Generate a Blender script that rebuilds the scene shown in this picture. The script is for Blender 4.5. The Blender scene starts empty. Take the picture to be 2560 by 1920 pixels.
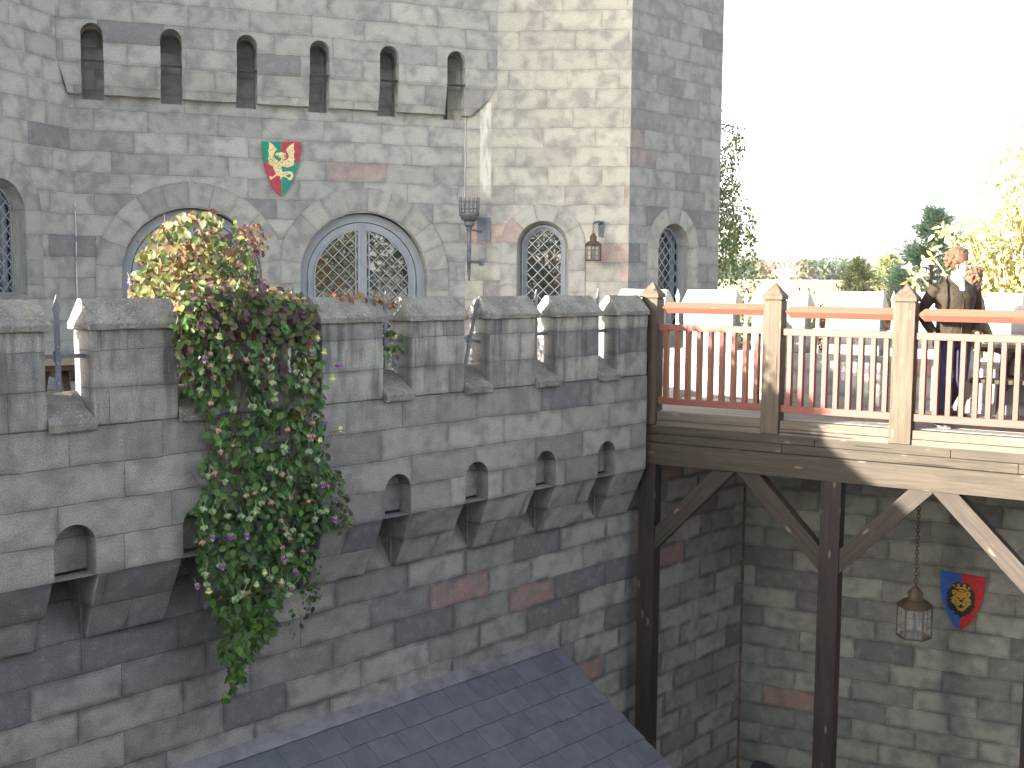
import bpy, bmesh, math, random
from mathutils import Vector, Matrix, noise, geometry
S = bpy.context.scene
C = S.collection
rnd = random.Random(7)
R = math.radians

# ---------------------------------------------------------------- camera
F, CX, CY = 2810.0, 1280.0, 960.0
PIT, ROL = math.atan(258/2810.0), 0.007
FW = Vector((0, math.cos(PIT), -math.sin(PIT)))
U0 = Vector((0, math.sin(PIT), math.cos(PIT))); R0 = Vector((1, 0, 0))
UP = U0*math.cos(ROL) - R0*math.sin(ROL); RT = R0*math.cos(ROL) + U0*math.sin(ROL)
cam_d = bpy.data.cameras.new("camera"); cam = bpy.data.objects.new("camera", cam_d); C.objects.link(cam)
cam_d.sensor_width = 36; cam_d.lens = 36*F/2560; cam_d.clip_start = 0.05; cam_d.clip_end = 3000
cam.matrix_world = Matrix(((RT.x, UP.x, -FW.x, 0), (RT.y, UP.y, -FW.y, 0), (RT.z, UP.z, -FW.z, 0), (0, 0, 0, 1)))
S.camera = cam

# ---------------------------------------------------------------- light
SUN_AZ, SUN_EL = 238.2, 10.7
w = bpy.data.worlds.new("World"); S.world = w; w.use_nodes = True
nt = w.node_tree; bg = nt.nodes["Background"]
sky = nt.nodes.new("ShaderNodeTexSky"); sky.sky_type = 'NISHITA'; sky.sun_disc = False
sky.sun_elevation = R(SUN_EL); sky.sun_rotation = R(SUN_AZ); sky.air_density = 1.0; sky.dust_density = 1.6; sky.ozone_density = 1.0
hs = nt.nodes.new("ShaderNodeHueSaturation"); hs.inputs["Saturation"].default_value = .38
nt.links.new(sky.outputs[0], hs.inputs["Color"]); nt.links.new(hs.outputs[0], bg.inputs[0]); bg.inputs[1].default_value = 0.085
sd = bpy.data.lights.new("sun", 'SUN'); sd.energy = 3.3; sd.angle = R(0.6); sd.color = (1.0, 0.915, 0.785)
so = bpy.data.objects.new("sun", sd); C.objects.link(so)
tv = Vector((-math.sin(R(SUN_AZ))*math.cos(R(SUN_EL)), -math.cos(R(SUN_AZ))*math.cos(R(SUN_EL)), -math.sin(R(SUN_EL))))
so.rotation_euler = tv.to_track_quat('-Z', 'Y').to_euler(); so.location = (-8, -4, 6)
S.view_settings.view_transform = 'Standard'; S.view_settings.look = 'None'; S.view_settings.gamma = 1
S.view_settings.exposure = 3.24
S.render.engine = 'CYCLES'
S.cycles.max_bounces = 6; S.cycles.diffuse_bounces = 4; S.cycles.transparent_max_bounces = 8

# ---------------------------------------------------------------- frames (wall planes) and pixel helper
class Frame:
    """a vertical wall plane: x runs along the wall, -y is out of it, z is up"""
    def __init__(s, p, ang):
        a = R(ang); s.p = Vector((p[0], p[1], 0)); s.d = Vector((math.sin(a), math.cos(a), 0))
        s.n = Vector((math.cos(a), -math.sin(a), 0)); s.rz = math.pi/2 - a
    def hit(s, x, y, o=0.0):
        r = FW + RT*((x-CX)/F) - UP*((y-CY)/F)
        k = (s.p + s.n*o).dot(s.n)/r.dot(s.n); q = r*k - s.p
        return q.dot(s.d), q.z
    def w(s, x, y, z):
        v = s.p + s.d*x - s.n*y; return Vector((v.x, v.y, z))
    def loc(s, v):
        q = Vector(v) - s.p; return Vector((q.dot(s.d), -q.dot(s.n), v[2]))
FR = Frame((0, 10.29), 43.4)       # near battlement wall
LW = -0.28                          # lower wall offset
FA = Frame((-5.02, 12.97), 70.4)   # gatehouse face
FB = Frame((-.6, 14.54), 97)       # octagon front face
RF = Frame((1.46, 14.287), 45)      # octagon right face
LF = Frame((-5.02, 12.97), 17)     # left tower face
BR = Frame((1.5, 11.9), 121.5)     # bridge railing
QP = Frame((2.29, 13.4), 120)      # far parapet
BW = Frame((2.888, 13.752), 115)   # wall under the bridge
GZ = -6.6                           # courtyard level
DZ = -1.37                          # walkway level

# ---------------------------------------------------------------- object helpers
def tag(o, label=None, cat=None, group=None, kind=None):
    if label: o['label'] = label
    if cat: o['category'] = cat
    if group: o['group'] = group
    if kind: o['kind'] = kind
    return o
def empty(name, loc=(0, 0, 0), rz=0.0, label=None, cat=None, group=None):
    o = bpy.data.objects.new(name, None); C.objects.link(o); o.empty_display_size = .2
    o.location = loc; o.rotation_euler = (0, 0, rz)
    return tag(o, label, cat, group)
def frame_empty(name, fr, label=None, cat=None, group=None, x=0, y=0, z=0):
    return empty(name, fr.w(x, y, z), fr.rz, label, cat, group)
def copy_tree(o, parent=None):
    c = o.copy(); C.objects.link(c)
    if parent: c.parent = parent
    for ch in o.children: copy_tree(ch, c)
    return c

def arch(c, r, zs, zb, n=20, ry=None):
    ry = ry or r
    p = [(c-r, zb)] + [(c-r*math.cos(math.pi*i/n), zs+ry*math.sin(math.pi*i/n)) for i in range(n+1)] + [(c+r, zb)]
    return p

class MB:
    def __init__(s): s.v = []; s.f = []; s.m = []; s.uv = {}; s.mats = []; s.cols = None
    def mi(s, mat):
        if mat is None: return 0
        if mat not in s.mats: s.mats.append(mat)
        return s.mats.index(mat)
    def face(s, pts, mat=None, uv=None):
        b = len(s.v); s.v += [Vector(p) for p in pts]; s.f.append(list(range(b, b+len(pts)))); s.m.append(s.mi(mat))
        if uv: s.uv[len(s.f)-1] = uv
    def add(s, vs, fs, mat=None):
        b = len(s.v); s.v += [Vector(p) for p in vs]
        for f in fs: s.f.append([b+i for i in f]); s.m.append(s.mi(mat))
    def hexa(s, P, mat=None, n=1, jit=0.0, sc=6.0, skip=()):
        """P: 8 corners, bottom 0-3 ccw, top 4-7; n cuts; jit displaces by noise"""
        P = [Vector(p) for p in P]
        quads = [(0, 3, 2, 1), (4, 5, 6, 7), (0, 1, 5, 4), (1, 2, 6, 5), (2, 3, 7, 6), (3, 0, 4, 7)]
        if n == 1 and not jit:
            s.add(P, [q for i, q in enumerate(quads) if i not in skip], mat); return
        idx = {}; vs = []; fs = []
        def vid(p):
            k = (round(p.x, 4), round(p.y, 4), round(p.z, 4))
            if k not in idx:
                idx[k] = len(vs)
                vs.append(p + noise.noise_vector(p*sc)*jit + noise.noise_vector(p*sc*3.1)*jit*.5)
            return idx[k]
        for qi, q in enumerate(quads):
            if qi in skip: continue
            a, b, c, d = [P[i] for i in q]
            L1 = max((b-a).length, (c-d).length); L2 = max((d-a).length, (c-b).length)
            n1 = max(1, round(L1/n)) if n < 1 else n; n2 = max(1, round(L2/n)) if n < 1 else n
            g = [[vid(a.lerp(b, i/n1).lerp(d.lerp(c, i/n1), j/n2)) for j in range(n2+1)] for i in range(n1+1)]
            for i in range(n1):
                for j in range(n2):
                    f = [g[i][j], g[i+1][j], g[i+1][j+1], g[i][j+1]]
                    if len(set(f)) == 4: fs.append(f)
        s.add(vs, fs, mat)
    def box(s, x0, x1, y0, y1, z0, z1, mat=None, **k):
        s.hexa([(x0, y0, z0), (x1, y0, z0), (x1, y1, z0), (x0, y1, z0), (x0, y0, z1), (x1, y0, z1), (x1, y1, z1), (x0, y1, z1)], mat, **k)
    def bar(s, p, q, w, h, mat=None, up=(0, 0, 1), rot=0):
        p = Vector(p); q = Vector(q); d = (q-p).normalized(); up = Vector(up)
        if abs(d.dot(up)) > .98: up = Vector((0, 1, 0))
        a = d.cross(up).normalized(); b = a.cross(d)
        if rot: a, b = a*math.cos(rot)+b*math.sin(rot), b*math.cos(rot)-a*math.sin(rot)
        a = a*w/2; b = b*h/2
        s.hexa([p-a-b, p+a-b, q+a-b, q-a-b, p-a+b, p+a+b, q+a+b, q-a+b], mat)
    def tube(s, p, q, r0, r1=None, n=10, mat=None, cap=True):
        r1 = r0 if r1 is None else r1
        p = Vector(p); q = Vector(q); d = (q-p).normalized(); u = Vector((0, 0, 1)) if abs(d.z) < .9 else Vector((1, 0, 0))
        a = d.cross(u).normalized(); b = d.cross(a)
        vs = []
        for c, r in ((p, r0), (q, r1)):
            for i in range(n):
                t = 2*math.pi*i/n; vs.append(c + a*math.cos(t)*r + b*math.sin(t)*r)
        fs = [(i, (i+1) % n, n+(i+1) % n, n+i) for i in range(n)]
        if cap: fs += [tuple(range(n-1, -1, -1)), tuple(range(n, 2*n))]
        s.add(vs, fs, mat)
    def path(s, pts, rad, n=6, mat=None):
        for i in range(len(pts)-1):
            r0 = rad[i] if isinstance(rad, (list, tuple)) else rad
            r1 = rad[i+1] if isinstance(rad, (list, tuple)) else rad
            s.tube(pts[i], pts[i+1], r0, r1, n, mat, cap=(i in (0, len(pts)-2)))
    def lathe(s, prof, c=(0, 0, 0), n=16, mat=None, sx=1, sy=1, rot=0):
        c = Vector(c); b = len(s.v)
        for r, z in prof:
            for i in range(n):
                t = 2*math.pi*i/n + rot; s.v.append(c + Vector((math.cos(t)*r*sx, math.sin(t)*r*sy, z)))
        for j in range(len(prof)-1):
            for i in range(n):
                s.f.append([b+j*n+i, b+j*n+(i+1) % n, b+(j+1)*n+(i+1) % n, b+(j+1)*n+i]); s.m.append(s.mi(mat))
    def sheet(s, polys, y, mat=None, flip=False):
        """flat xz polygon (first) with holes (rest) at depth y"""
        pp = [[Vector((a, 0, b)) for a, b in p] for p in polys]
        tri = geometry.tessellate_polygon([[Vector((v.x, v.z, 0)) for v in p] for p in pp])
        fl = [v for p in pp for v in p]
        for t in tri:
            a, b, c = [fl[i] for i in t]
            nrm = (b-a).cross(c-a)
            if nrm.length < 1e-9: continue
            q = [a, b, c] if (nrm.y < 0) != flip else [a, c, b]
            s.face([Vector((v.x, y, v.z)) for v in q], mat)
    def rim(s, poly, y0, y1, mat=None, closed=True, flip=False):
        n = len(poly)
        for i in range(n if closed else n-1):
            a = poly[i]; b = poly[(i+1) % n]
            q = [(a[0], y0, a[1]), (b[0], y0, b[1]), (b[0], y1, b[1]), (a[0], y1, a[1])]
            s.face(q[::-1] if flip else q, mat)
    def slab(s, poly, y0, y1, mat=None, holes=()):
        s.sheet([poly]+list(holes), y0, mat); s.sheet([poly]+list(holes), y1, mat, flip=True)
        s.rim(poly, y0, y1, mat)
        for h in holes: s.rim(h, y0, y1, mat)
    def build(s, name, mat=None, parent=None, bevel=0, seg=2, smooth=False, off=None, weld=True, uvs=1.0, fixn=False):
        if off is not None:
            o_ = Vector(off); s.v = [v-o_ for v in s.v]
        me = bpy.data.meshes.new(name); me.from_pydata([tuple(v) for v in s.v], [], s.f)
        ms = s.mats if s.mats else [mat]
        if s.mats and mat and mat not in s.mats: pass
        for m_ in ms: me.materials.append(m_)
        for p, k in zip(me.polygons, s.m): p.material_index = k
        uvl = me.uv_layers.new(name="UVMap")
        o_ = Vector(off) if off is not None else Vector((0, 0, 0))
        for p in me.polygons:
            n = p.normal; ax, ay, az = abs(n.x), abs(n.y), abs(n.z)
            cu = s.uv.get(p.index)
            for k, li in enumerate(p.loop_indices):
                if cu: uvl.data[li].uv = cu[k]; continue
                v = me.vertices[me.loops[li].vertex_index].co + o_
                if ay >= ax and ay >= az*.45: uvl.data[li].uv = (v.x*uvs, v.z*uvs)
                elif ax >= az*.6: uvl.data[li].uv = ((v.y+.37)*uvs, v.z*uvs)
                else: uvl.data[li].uv = (v.x*uvs, (v.y+.11)*uvs)
        if s.cols:
            ca = me.color_attributes.new("tint", 'FLOAT_COLOR', 'POINT')
            for i, c_ in enumerate(s.cols): ca.data[i].color = (c_[0], c_[1], c_[2], 1)
        if weld or fixn:
            bm = bmesh.new(); bm.from_mesh(me)
            if weld: bmesh.ops.remove_doubles(bm, verts=bm.verts, dist=1e-5)
            if fixn: bmesh.ops.recalc_face_normals(bm, faces=bm.faces)
            bm.to_mesh(me); bm.free()
        if smooth:
            for p in me.polygons: p.use_smooth = True
        o = bpy.data.objects.new(name, me); C.objects.link(o)
        if parent: o.parent = parent
        if bevel:
            b = o.modifiers.new("bevel", 'BEVEL'); b.width = bevel; b.segments = seg; b.limit_method = 'ANGLE'; b.angle_limit = R(40)
        return o

# ---------------------------------------------------------------- materials
class NG:
    def __init__(s, name):
        s.mat = bpy.data.materials.new(name); s.mat.use_nodes = True; s.t = s.mat.node_tree
        s.b = s.t.nodes["Principled BSDF"]; s.out = s.t.nodes["Material Output"]
    def n(s, typ, **k):
        x = s.t.nodes.new(typ)
        for a, b in k.items(): setattr(x, a, b)
        return x
    def put(s, sock, v):
        if isinstance(v, bpy.types.NodeSocket): s.t.links.new(v, sock)
        elif v is not None:
            if sock.type == 'RGBA' and len(v) == 3: v = (*v, 1)
            sock.default_value = v
    def m(s, op, a, b=None, c=None, clamp=False):
        x = s.n("ShaderNodeMath", operation=op, use_clamp=clamp)
        for i, v in enumerate((a, b, c)):
            if v is not None: s.put(x.inputs[i], v)
        return x.outputs[0]
    def ss(s, v, a, b, t0=0.0, t1=1.0):
        x = s.n("ShaderNodeMapRange", interpolation_type='SMOOTHSTEP')
        s.put(x.inputs[0], v); x.inputs[1].default_value = a; x.inputs[2].default_value = b
        x.inputs[3].default_value = t0; x.inputs[4].default_value = t1
        return x.outputs[0]
    def noise(s, vec, sc, det=3, rough=.5, dim='3D', out=0):
        x = s.n("ShaderNodeTexNoise", noise_dimensions=dim); s.put(x.inputs["Vector"], vec)
        x.inputs["Scale"].default_value = sc; x.inputs["Detail"].default_value = det; x.inputs["Roughness"].default_value = rough
        return x.outputs[out]
    def mix(s, f, a, b, mode='MIX'):
        x = s.n("ShaderNodeMix", data_type='RGBA', blend_type=mode)
        s.put(x.inputs[0], f); s.put(x.inputs[6], a); s.put(x.inputs[7], b); return x.outputs[2]
    def ramp(s, f, stops, interp='LINEAR'):
        x = s.n("ShaderNodeValToRGB"); r = x.color_ramp; r.interpolation = interp
        s.put(x.inputs[0], f)
        while len(r.elements) < len(stops): r.elements.new(.5)
        for e, (p, c_) in zip(r.elements, stops): e.position = p; e.color = (*c_, 1)
        return x.outputs[0]
    def comb(s, x_, y_, z_=0.0):
        x = s.n("ShaderNodeCombineXYZ")
        for i, v in enumerate((x_, y_, z_)): s.put(x.inputs[i], v)
        return x.outputs[0]
    def sep(s, v):
        x = s.n("ShaderNodeSeparateXYZ"); s.put(x.inputs[0], v); return x.outputs
    def uv(s): return s.n("ShaderNodeUVMap").outputs[0]
    def obj(s): return s.n("ShaderNodeTexCoord").outputs["Object"]
    def bump(s, h, dist=.01, strength=1.0, nrm=None):
        x = s.n("ShaderNodeBump"); x.inputs["Strength"].default_value = strength; x.inputs["Distance"].default_value = dist
        s.put(x.inputs["Height"], h)
        if nrm is not None: s.put(x.inputs["Normal"], nrm)
        return x.outputs[0]
    def fin(s, col, rough=.8, nrm=None, metal=0.0, spec=None):
        s.put(s.b.inputs["Base Color"], col); s.put(s.b.inputs["Roughness"], rough); s.b.inputs["Metallic"].default_value = metal
        if spec is not None: s.b.inputs["Specular IOR Level"].default_value = spec
        if nrm is not None: s.put(s.b.inputs["Normal"], nrm)
        return s.mat

def stone_mat(name, h=.25, wd=.6, v0=0.0, tones=None, seed=0.0, streak=None, stains=(), bright=1.0, grime=.5, ring=False, warm=None, soft=.55, jt=1.0):
    g = NG(name); uv = g.uv(); u, v, _ = g.sep(uv)
    wob = g.m('MULTIPLY', g.m('SUBTRACT', g.noise(uv, 1.7, 2), .5), .035)
    wob = g.m('ADD', wob, g.m('MULTIPLY', g.m('SUBTRACT', g.noise(uv, 11, 3), .5), .012))
    vv = g.m('DIVIDE', g.m('ADD', g.m('SUBTRACT', v, v0), wob), h)
    row = g.m('FLOOR', vv); fv = g.m('FRACT', vv)
    wn1 = g.n("ShaderNodeTexWhiteNoise", noise_dimensions='1D'); g.put(wn1.inputs["W"], g.m('ADD', row, seed+.37))
    half = g.m('MULTIPLY', g.m('MODULO', g.m('ABSOLUTE', row), 2.0), .5)
    uu = g.m('DIVIDE', g.m('ADD', u, g.m('MULTIPLY', wob, .6)), wd)
    uu = g.m('ADD', uu, half); uu = g.m('ADD', uu, g.m('MULTIPLY', wn1.outputs[0], .16 if not ring else 0))
    if not ring:
        ln = g.noise(g.comb(g.m('MULTIPLY', uu, .9), g.m('MULTIPLY', row, 3.7), seed), 1.0, 0)
        uu = g.m('ADD', uu, g.m('MULTIPLY', g.m('SUBTRACT', ln, .5), .55))
    col = g.m('FLOOR', uu); fu = g.m('FRACT', uu)
    wn = g.n("ShaderNodeTexWhiteNoise", noise_dimensions='3D'); g.put(wn.inputs["Vector"], g.comb(col, row, seed))
    rv = wn.outputs[0]
    wc = g.sep(wn.outputs[1])
    tones = tones or [(0, (.285, .285, .27)), (.26, (.25, .25, .24)), (.48, (.215, .215, .212)), (.68, (.18, .178, .182)), (.82, (.135, .13, .142)), (.915, (.25, .17, .165)), (.955, (.29, .288, .275))]
    base = g.ramp(rv, tones, 'CONSTANT')
    dv = g.m('MULTIPLY', g.m('MINIMUM', fv, g.m('SUBTRACT', 1.0, fv)), h)
    du = g.m('MULTIPLY', g.m('MINIMUM', fu, g.m('SUBTRACT', 1.0, fu)), wd)
    d = g.m('MINIMUM', dv, du)
    n_lo = g.noise(uv, 2.6, 3, .55); n_mid = g.noise(uv, 9, 4, .6); n_hi = g.noise(uv, 95, 2, .7); n_patch = g.noise(g.comb(g.m('ADD', u, g.m('MULTIPLY', wc[1], 9)), v, wc[2]), 5.0, 2, .5)
    # blotchy airbrushed tone inside every block
    base = g.mix(g.ss(n_patch, .40, .72), base, g.mix(.62, base, (.13, .13, .145)))
    base = g.mix(g.m('MULTIPLY', g.ss(n_lo, .50, .75), grime), base, g.mix(.5, base, (.12, .12, .13)))
    base = g.mix(g.m('MULTIPLY', g.ss(n_mid, .45, .8), .25), base, (.40, .40, .35))
    # soft dark paint around the joints, uneven from block to block
    ed = g.m('MULTIPLY', g.ss(d, .055, 0.0), g.ss(g.noise(uv, 3.3, 2), .36, .62, .08, soft))
    base = g.mix(ed, base, (.09, .09, .10))
    jw = g.ss(g.noise(uv, 14, 2), .3, .7, .0012*jt, .0038*jt)
    jn = g.m('SUBTRACT', 1.0, g.m('DIVIDE', d, jw), clamp=True)
    jvis = g.ss(g.noise(uv, 2.2, 2), .25, .55, .25, .85)
    base = g.mix(g.m('MULTIPLY', g.ss(jn, 0, .5), jvis), base, (.045, .042, .05))
    gr = g.ss(n_hi, .25, .75, .72, 1.28)
    base = g.mix(1.0, base, g.comb(gr, gr, gr), 'MULTIPLY')
    pit = g.ss(g.noise(uv, 210, 1), .68, .8)
    base = g.mix(g.m('MULTIPLY', pit, .5), base, (.05, .05, .05))
    if streak:
        zt, zb, amt = streak
        sn = g.noise(g.comb(g.m('MULTIPLY', u, 9), g.m('MULTIPLY', v, 1.1), 3.1), 1.0, 4, .7)
        band = g.m('MULTIPLY', g.ss(v, zb, zt-.12), g.ss(v, zt+.12, zt))
        base = g.mix(g.m('MULTIPLY', g.m('MULTIPLY', g.ss(sn, .44, .66), band), amt), base, (.045, .045, .05))
    for (u0, u1, a0, a1, cc, amt) in stains:
        mk = g.m('MULTIPLY', g.m('MULTIPLY', g.ss(u, u0, u0+.03), g.ss(u, u1, u1-.03)), g.m('MULTIPLY', g.ss(v, a0, a0+.15), g.ss(v, a1, a1-.02)))
        sn = g.ss(g.noise(g.comb(g.m('MULTIPLY', u, 14), g.m('MULTIPLY', v, 2.5), 8.1), 1.0, 3, .65), .38, .6, .25, 1.0)
        base = g.mix(g.m('MULTIPLY', g.m('MULTIPLY', mk, sn), amt), base, cc)
    if warm: base = g.mix(1.0, base, warm, 'MULTIPLY')
    if bright != 1.0: base = g.mix(1.0, base, (bright, bright, bright), 'MULTIPLY')
    hgt = g.m('ADD', g.m('MULTIPLY', g.ss(d, 0, .007), .45), g.m('MULTIPLY', n_hi, .22))
    hgt = g.m('ADD', hgt, g.m('MULTIPLY', n_mid, .9)); hgt = g.m('ADD', hgt, g.m('MULTIPLY', g.noise(uv, 38, 3, .7), .35))
    return g.fin(base, .88, g.bump(hgt, .006, .8), spec=.25)

def wood_mat(name, c1, c2, c3=(.40, .33, .25), axis=0, knots=True, rough=.75, pale=.35):
    g = NG(name); o = g.obj(); x, y, z = g.sep(o)
    L = [x, y, z][axis]; o1 = [y, x, x][axis]; o2 = [z, z, y][axis]
    gv = g.comb(g.m('MULTIPLY', L, 2.2), g.m('MULTIPLY', o1, 38), g.m('MULTIPLY', o2, 38))
    n1 = g.noise(gv, 1.0, 4, .6); n2 = g.noise(o, 1.4, 3); n3 = g.noise(g.comb(g.m('MULTIPLY', L, 5), g.m('MULTIPLY', o1, 120), g.m('MULTIPLY', o2, 120)), 1.0, 2, .6)
    col = g.mix(g.ss(n1, .3, .7), c1, c2); col = g.mix(g.m('MULTIPLY', g.ss(n2, .45, .7), .5), col, c2)
    wear = g.m('MULTIPLY', g.ss(n3, .62, .74), g.ss(g.noise(o, 3.2, 3), .52, .68))
    col = g.mix(g.m('MULTIPLY', wear, pale), col, c3)
    if knots:
        vr = g.n("ShaderNodeTexVoronoi"); g.put(vr.inputs["Vector"], g.comb(g.m('MULTIPLY', L, 2.6), g.m('MULTIPLY', o1, 9), g.m('MULTIPLY', o2, 9))); vr.inputs["Scale"].default_value = 1.0
        k = g.ss(vr.outputs["Distance"], .16, .05)
        col = g.mix(g.m('MULTIPLY', k, .6), col, c3)
        col = g.mix(g.ss(vr.outputs["Distance"], .055, .02), col, (.04, .03, .02))
    ck = g.ss(g.noise(g.comb(g.m('MULTIPLY', L, .8), g.m('MULTIPLY', o1, 26), g.m('MULTIPLY', o2, 26)), 1.0, 1), .69, .72)
    col = g.mix(g.m('MULTIPLY', ck, .8), col, (.015, .012, .01))
    h = g.m('ADD', g.m('MULTIPLY', n1, .5), g.m('MULTIPLY', g.m('SUBTRACT', 1.0, ck), .8))
    return g.fin(col, rough, g.bump(h, .004, .7), spec=.25)

def plain_mat(name, col, rough=.6, metal=0.0, var=.25, sc=14, bump=.0015, spec=.4, col2=None):
    g = NG(name); o = g.obj(); n = g.noise(o, sc, 4, .6)
    dk = tuple(c_*(1-var) for c_ in col) if col2 is None else col2
    c_ = g.mix(g.ss(n, .35, .7), col, dk)
    return g.fin(c_, rough, g.bump(g.noise(o, sc*5, 3, .6), bump, .7), metal=metal, spec=spec)

def paint_mat(name, col, wornc, rough=.5, axis=2, wear=.5):
    g = NG(name); o = g.obj(); x, y, z = g.sep(o)
    k = [(2, 30, 30), (30, 2, 30), (30, 30, 2)][axis]
    gv = g.comb(g.m('MULTIPLY', x, k[0]), g.m('MULTIPLY', y, k[1]), g.m('MULTIPLY', z, k[2]))
    n = g.noise(gv, 1.0, 4, .6)
    c_ = g.mix(g.m('MULTIPLY', g.ss(n, .4, .75), .35), col, tuple(q*.6 for q in col))
    c_ = g.mix(g.m('MULTIPLY', g.ss(n, .66, .74), wear), c_, wornc)
    vr = g.n("ShaderNodeTexVoronoi"); g.put(vr.inputs["Vector"], o); vr.inputs["Scale"].default_value = 4.5
    c_ = g.mix(g.ss(vr.outputs["Distance"], .07, .03, 0, .6), c_, tuple(q*.35 for q in col))
    return g.fin(c_, rough, g.bump(n, .002, .8), spec=.35)

M = {}
M['wall'] = stone_mat('wall stone', .25, .76, .02, seed=2.0, streak=(-.35, -1.5, .6), bright=1.08, grime=.75, soft=.55, jt=1.0, warm=(1.015, 1.0, .97))
M['lower'] = stone_mat('lower wall stone', .25, .72, .02, seed=5.0, bright=1.06, warm=(1.01, 1.0, .985), grime=.8, soft=.85)
M['tower'] = stone_mat('tower stone', .24, .66, 0, seed=11.0, grime=.55, bright=1.12, soft=.3, jt=.7, warm=(1.0, 1.0, .98),
    tones=[(0, (.30, .303, .295)), (.34, (.28, .283, .277)), (.64, (.26, .262, .258)), (.82, (.235, .235, .238)), (.92, (.165, .162, .175)), (.945, (.29, .225, .215)), (.96, (.32, .32, .31))])
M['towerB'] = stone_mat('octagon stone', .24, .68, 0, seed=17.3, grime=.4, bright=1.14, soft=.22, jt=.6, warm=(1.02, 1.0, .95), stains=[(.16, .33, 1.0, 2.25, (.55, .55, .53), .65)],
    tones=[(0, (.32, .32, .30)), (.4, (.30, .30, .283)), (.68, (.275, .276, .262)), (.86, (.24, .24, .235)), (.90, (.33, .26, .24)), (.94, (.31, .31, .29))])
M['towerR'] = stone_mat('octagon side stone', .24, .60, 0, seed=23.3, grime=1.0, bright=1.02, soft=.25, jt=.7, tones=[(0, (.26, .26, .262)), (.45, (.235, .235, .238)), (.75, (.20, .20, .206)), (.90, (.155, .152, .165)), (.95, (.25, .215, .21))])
M['ring'] = stone_mat('arch stone', .30, .27, 0, seed=31.3, grime=.45, ring=True, bright=1.12, warm=(1.01, 1.0, .965), soft=.25, jt=.8,
    tones=[(0, (.29, .292, .282)), (.4, (.265, .268, .26)), (.75, (.235, .236, .236)), (.93, (.27, .22, .21)), (.965, (.30, .30, .29))])
M['under'] = stone_mat('wall stone under the bridge', .25, .70, 0, seed=44.0, grime=.6, soft=.7, bright=1.02, warm=(.98, 1.0, .91))
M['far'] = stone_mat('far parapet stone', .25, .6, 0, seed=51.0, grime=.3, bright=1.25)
def cap_mat():
    g = NG('coping stone'); o = g.obj()
    c_ = g.mix(g.ss(g.noise(o, 5, 4, .6), .35, .65), (.25, .24, .22), (.15, .145, .14))
    c_ = g.mix(g.ss(g.noise(o, 55, 4, .75), .54, .66), c_, (.36, .35, .33))
    c_ = g.mix(g.ss(g.noise(o, 75, 3, .75), .56, .68), c_, (.10, .10, .10))
    c_ = g.mix(g.m('MULTIPLY', g.ss(g.noise(o, 9, 3, .6), .55, .7), .45), c_, (.20, .20, .11))
    return g.fin(c_, .92, g.bump(g.noise(o, 60, 4, .75), .012, 1.0), spec=.2)
M['cap'] = cap_mat()
M['wood'] = wood_mat('dark stained beam', (.064, .053, .039), (.040, .033, .026), (.20, .17, .13), axis=0, pale=.5)
M['woodv'] = wood_mat('dark stained post', (.040, .031, .028), (.027, .020, .019), (.24, .18, .13), axis=2, pale=.35)
M['woodd'] = wood_mat('dark stained brace', (.056, .045, .036), (.035, .028, .024), (.26, .20, .15), axis=0, pale=.3)
M['post'] = wood_mat('weathered post', (.10, .080, .058), (.062, .050, .037), (.22, .18, .13), axis=2, pale=.5)
M['plank'] = wood_mat('grey deck plank', (.30, .27, .24), (.22, .20, .18), (.40, .37, .33), axis=0, knots=False)
M['curb'] = wood_mat('weathered curb board', (.13, .11, .085), (.09, .075, .06), (.26, .22, .17), axis=0, pale=.6)
M['red'] = paint_mat('red rail paint', (.17, .052, .040), (.30, .20, .12), .55, axis=0, wear=.5)
M['redtop'] = paint_mat('worn handrail paint', (.175, .072, .048), (.30, .20, .12), .6, axis=0, wear=.6)
M['redv'] = paint_mat('red baluster paint', (.17, .052, .040), (.30, .20, .12), .55, axis=2, wear=.5)
M['raw'] = wood_mat('bare baluster wood', (.42, .26, .13), (.30, .18, .09), (.5, .34, .2), axis=2)
M['iron'] = plain_mat('grey painted iron', (.17, .18, .22), .5, .35, .25)
M['steel'] = plain_mat('dark grey iron', (.14, .15, .17), .5, .5, .35)
M['frame'] = plain_mat('pale blue grey frame paint', (.27, .295, .335), .45, 0, .12, 6, .0006)
M['lead'] = plain_mat('grey lattice bars', (.30, .34, .40), .4, .2, .15)
M['copper'] = plain_mat('aged copper', (.10, .062, .045), .55, .5, .5, 30, col2=(.075, .072, .05))
M['dark'] = plain_mat('dark interior', (.02, .018, .016), .9)
M['floor'] = stone_mat('walkway paving', .4, .4, 0, seed=61.0, grime=.4, bright=1.1)
def glass_mat(name, tint=(.7, .75, .75), rough=.03, solid=True):
    g = NG(name)
    g.b.inputs["Base Color"].default_value = (.012, .012, .012, 1) if solid else (*tint, 1)
    g.b.inputs["Roughness"].default_value = rough; g.b.inputs["Specular IOR Level"].default_value = .9; g.b.inputs["IOR"].default_value = 2.3
    if not solid:
        g.b.inputs["Alpha"].default_value = .13
    else:
        g.put(g.b.inputs["Normal"], g.bump(g.noise(g.obj(), 3.0, 2), .012, .5))
    return g.mat
M['glass'] = glass_mat('old window glass')
M['lglass'] = glass_mat('lantern glass', solid=False)

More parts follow.
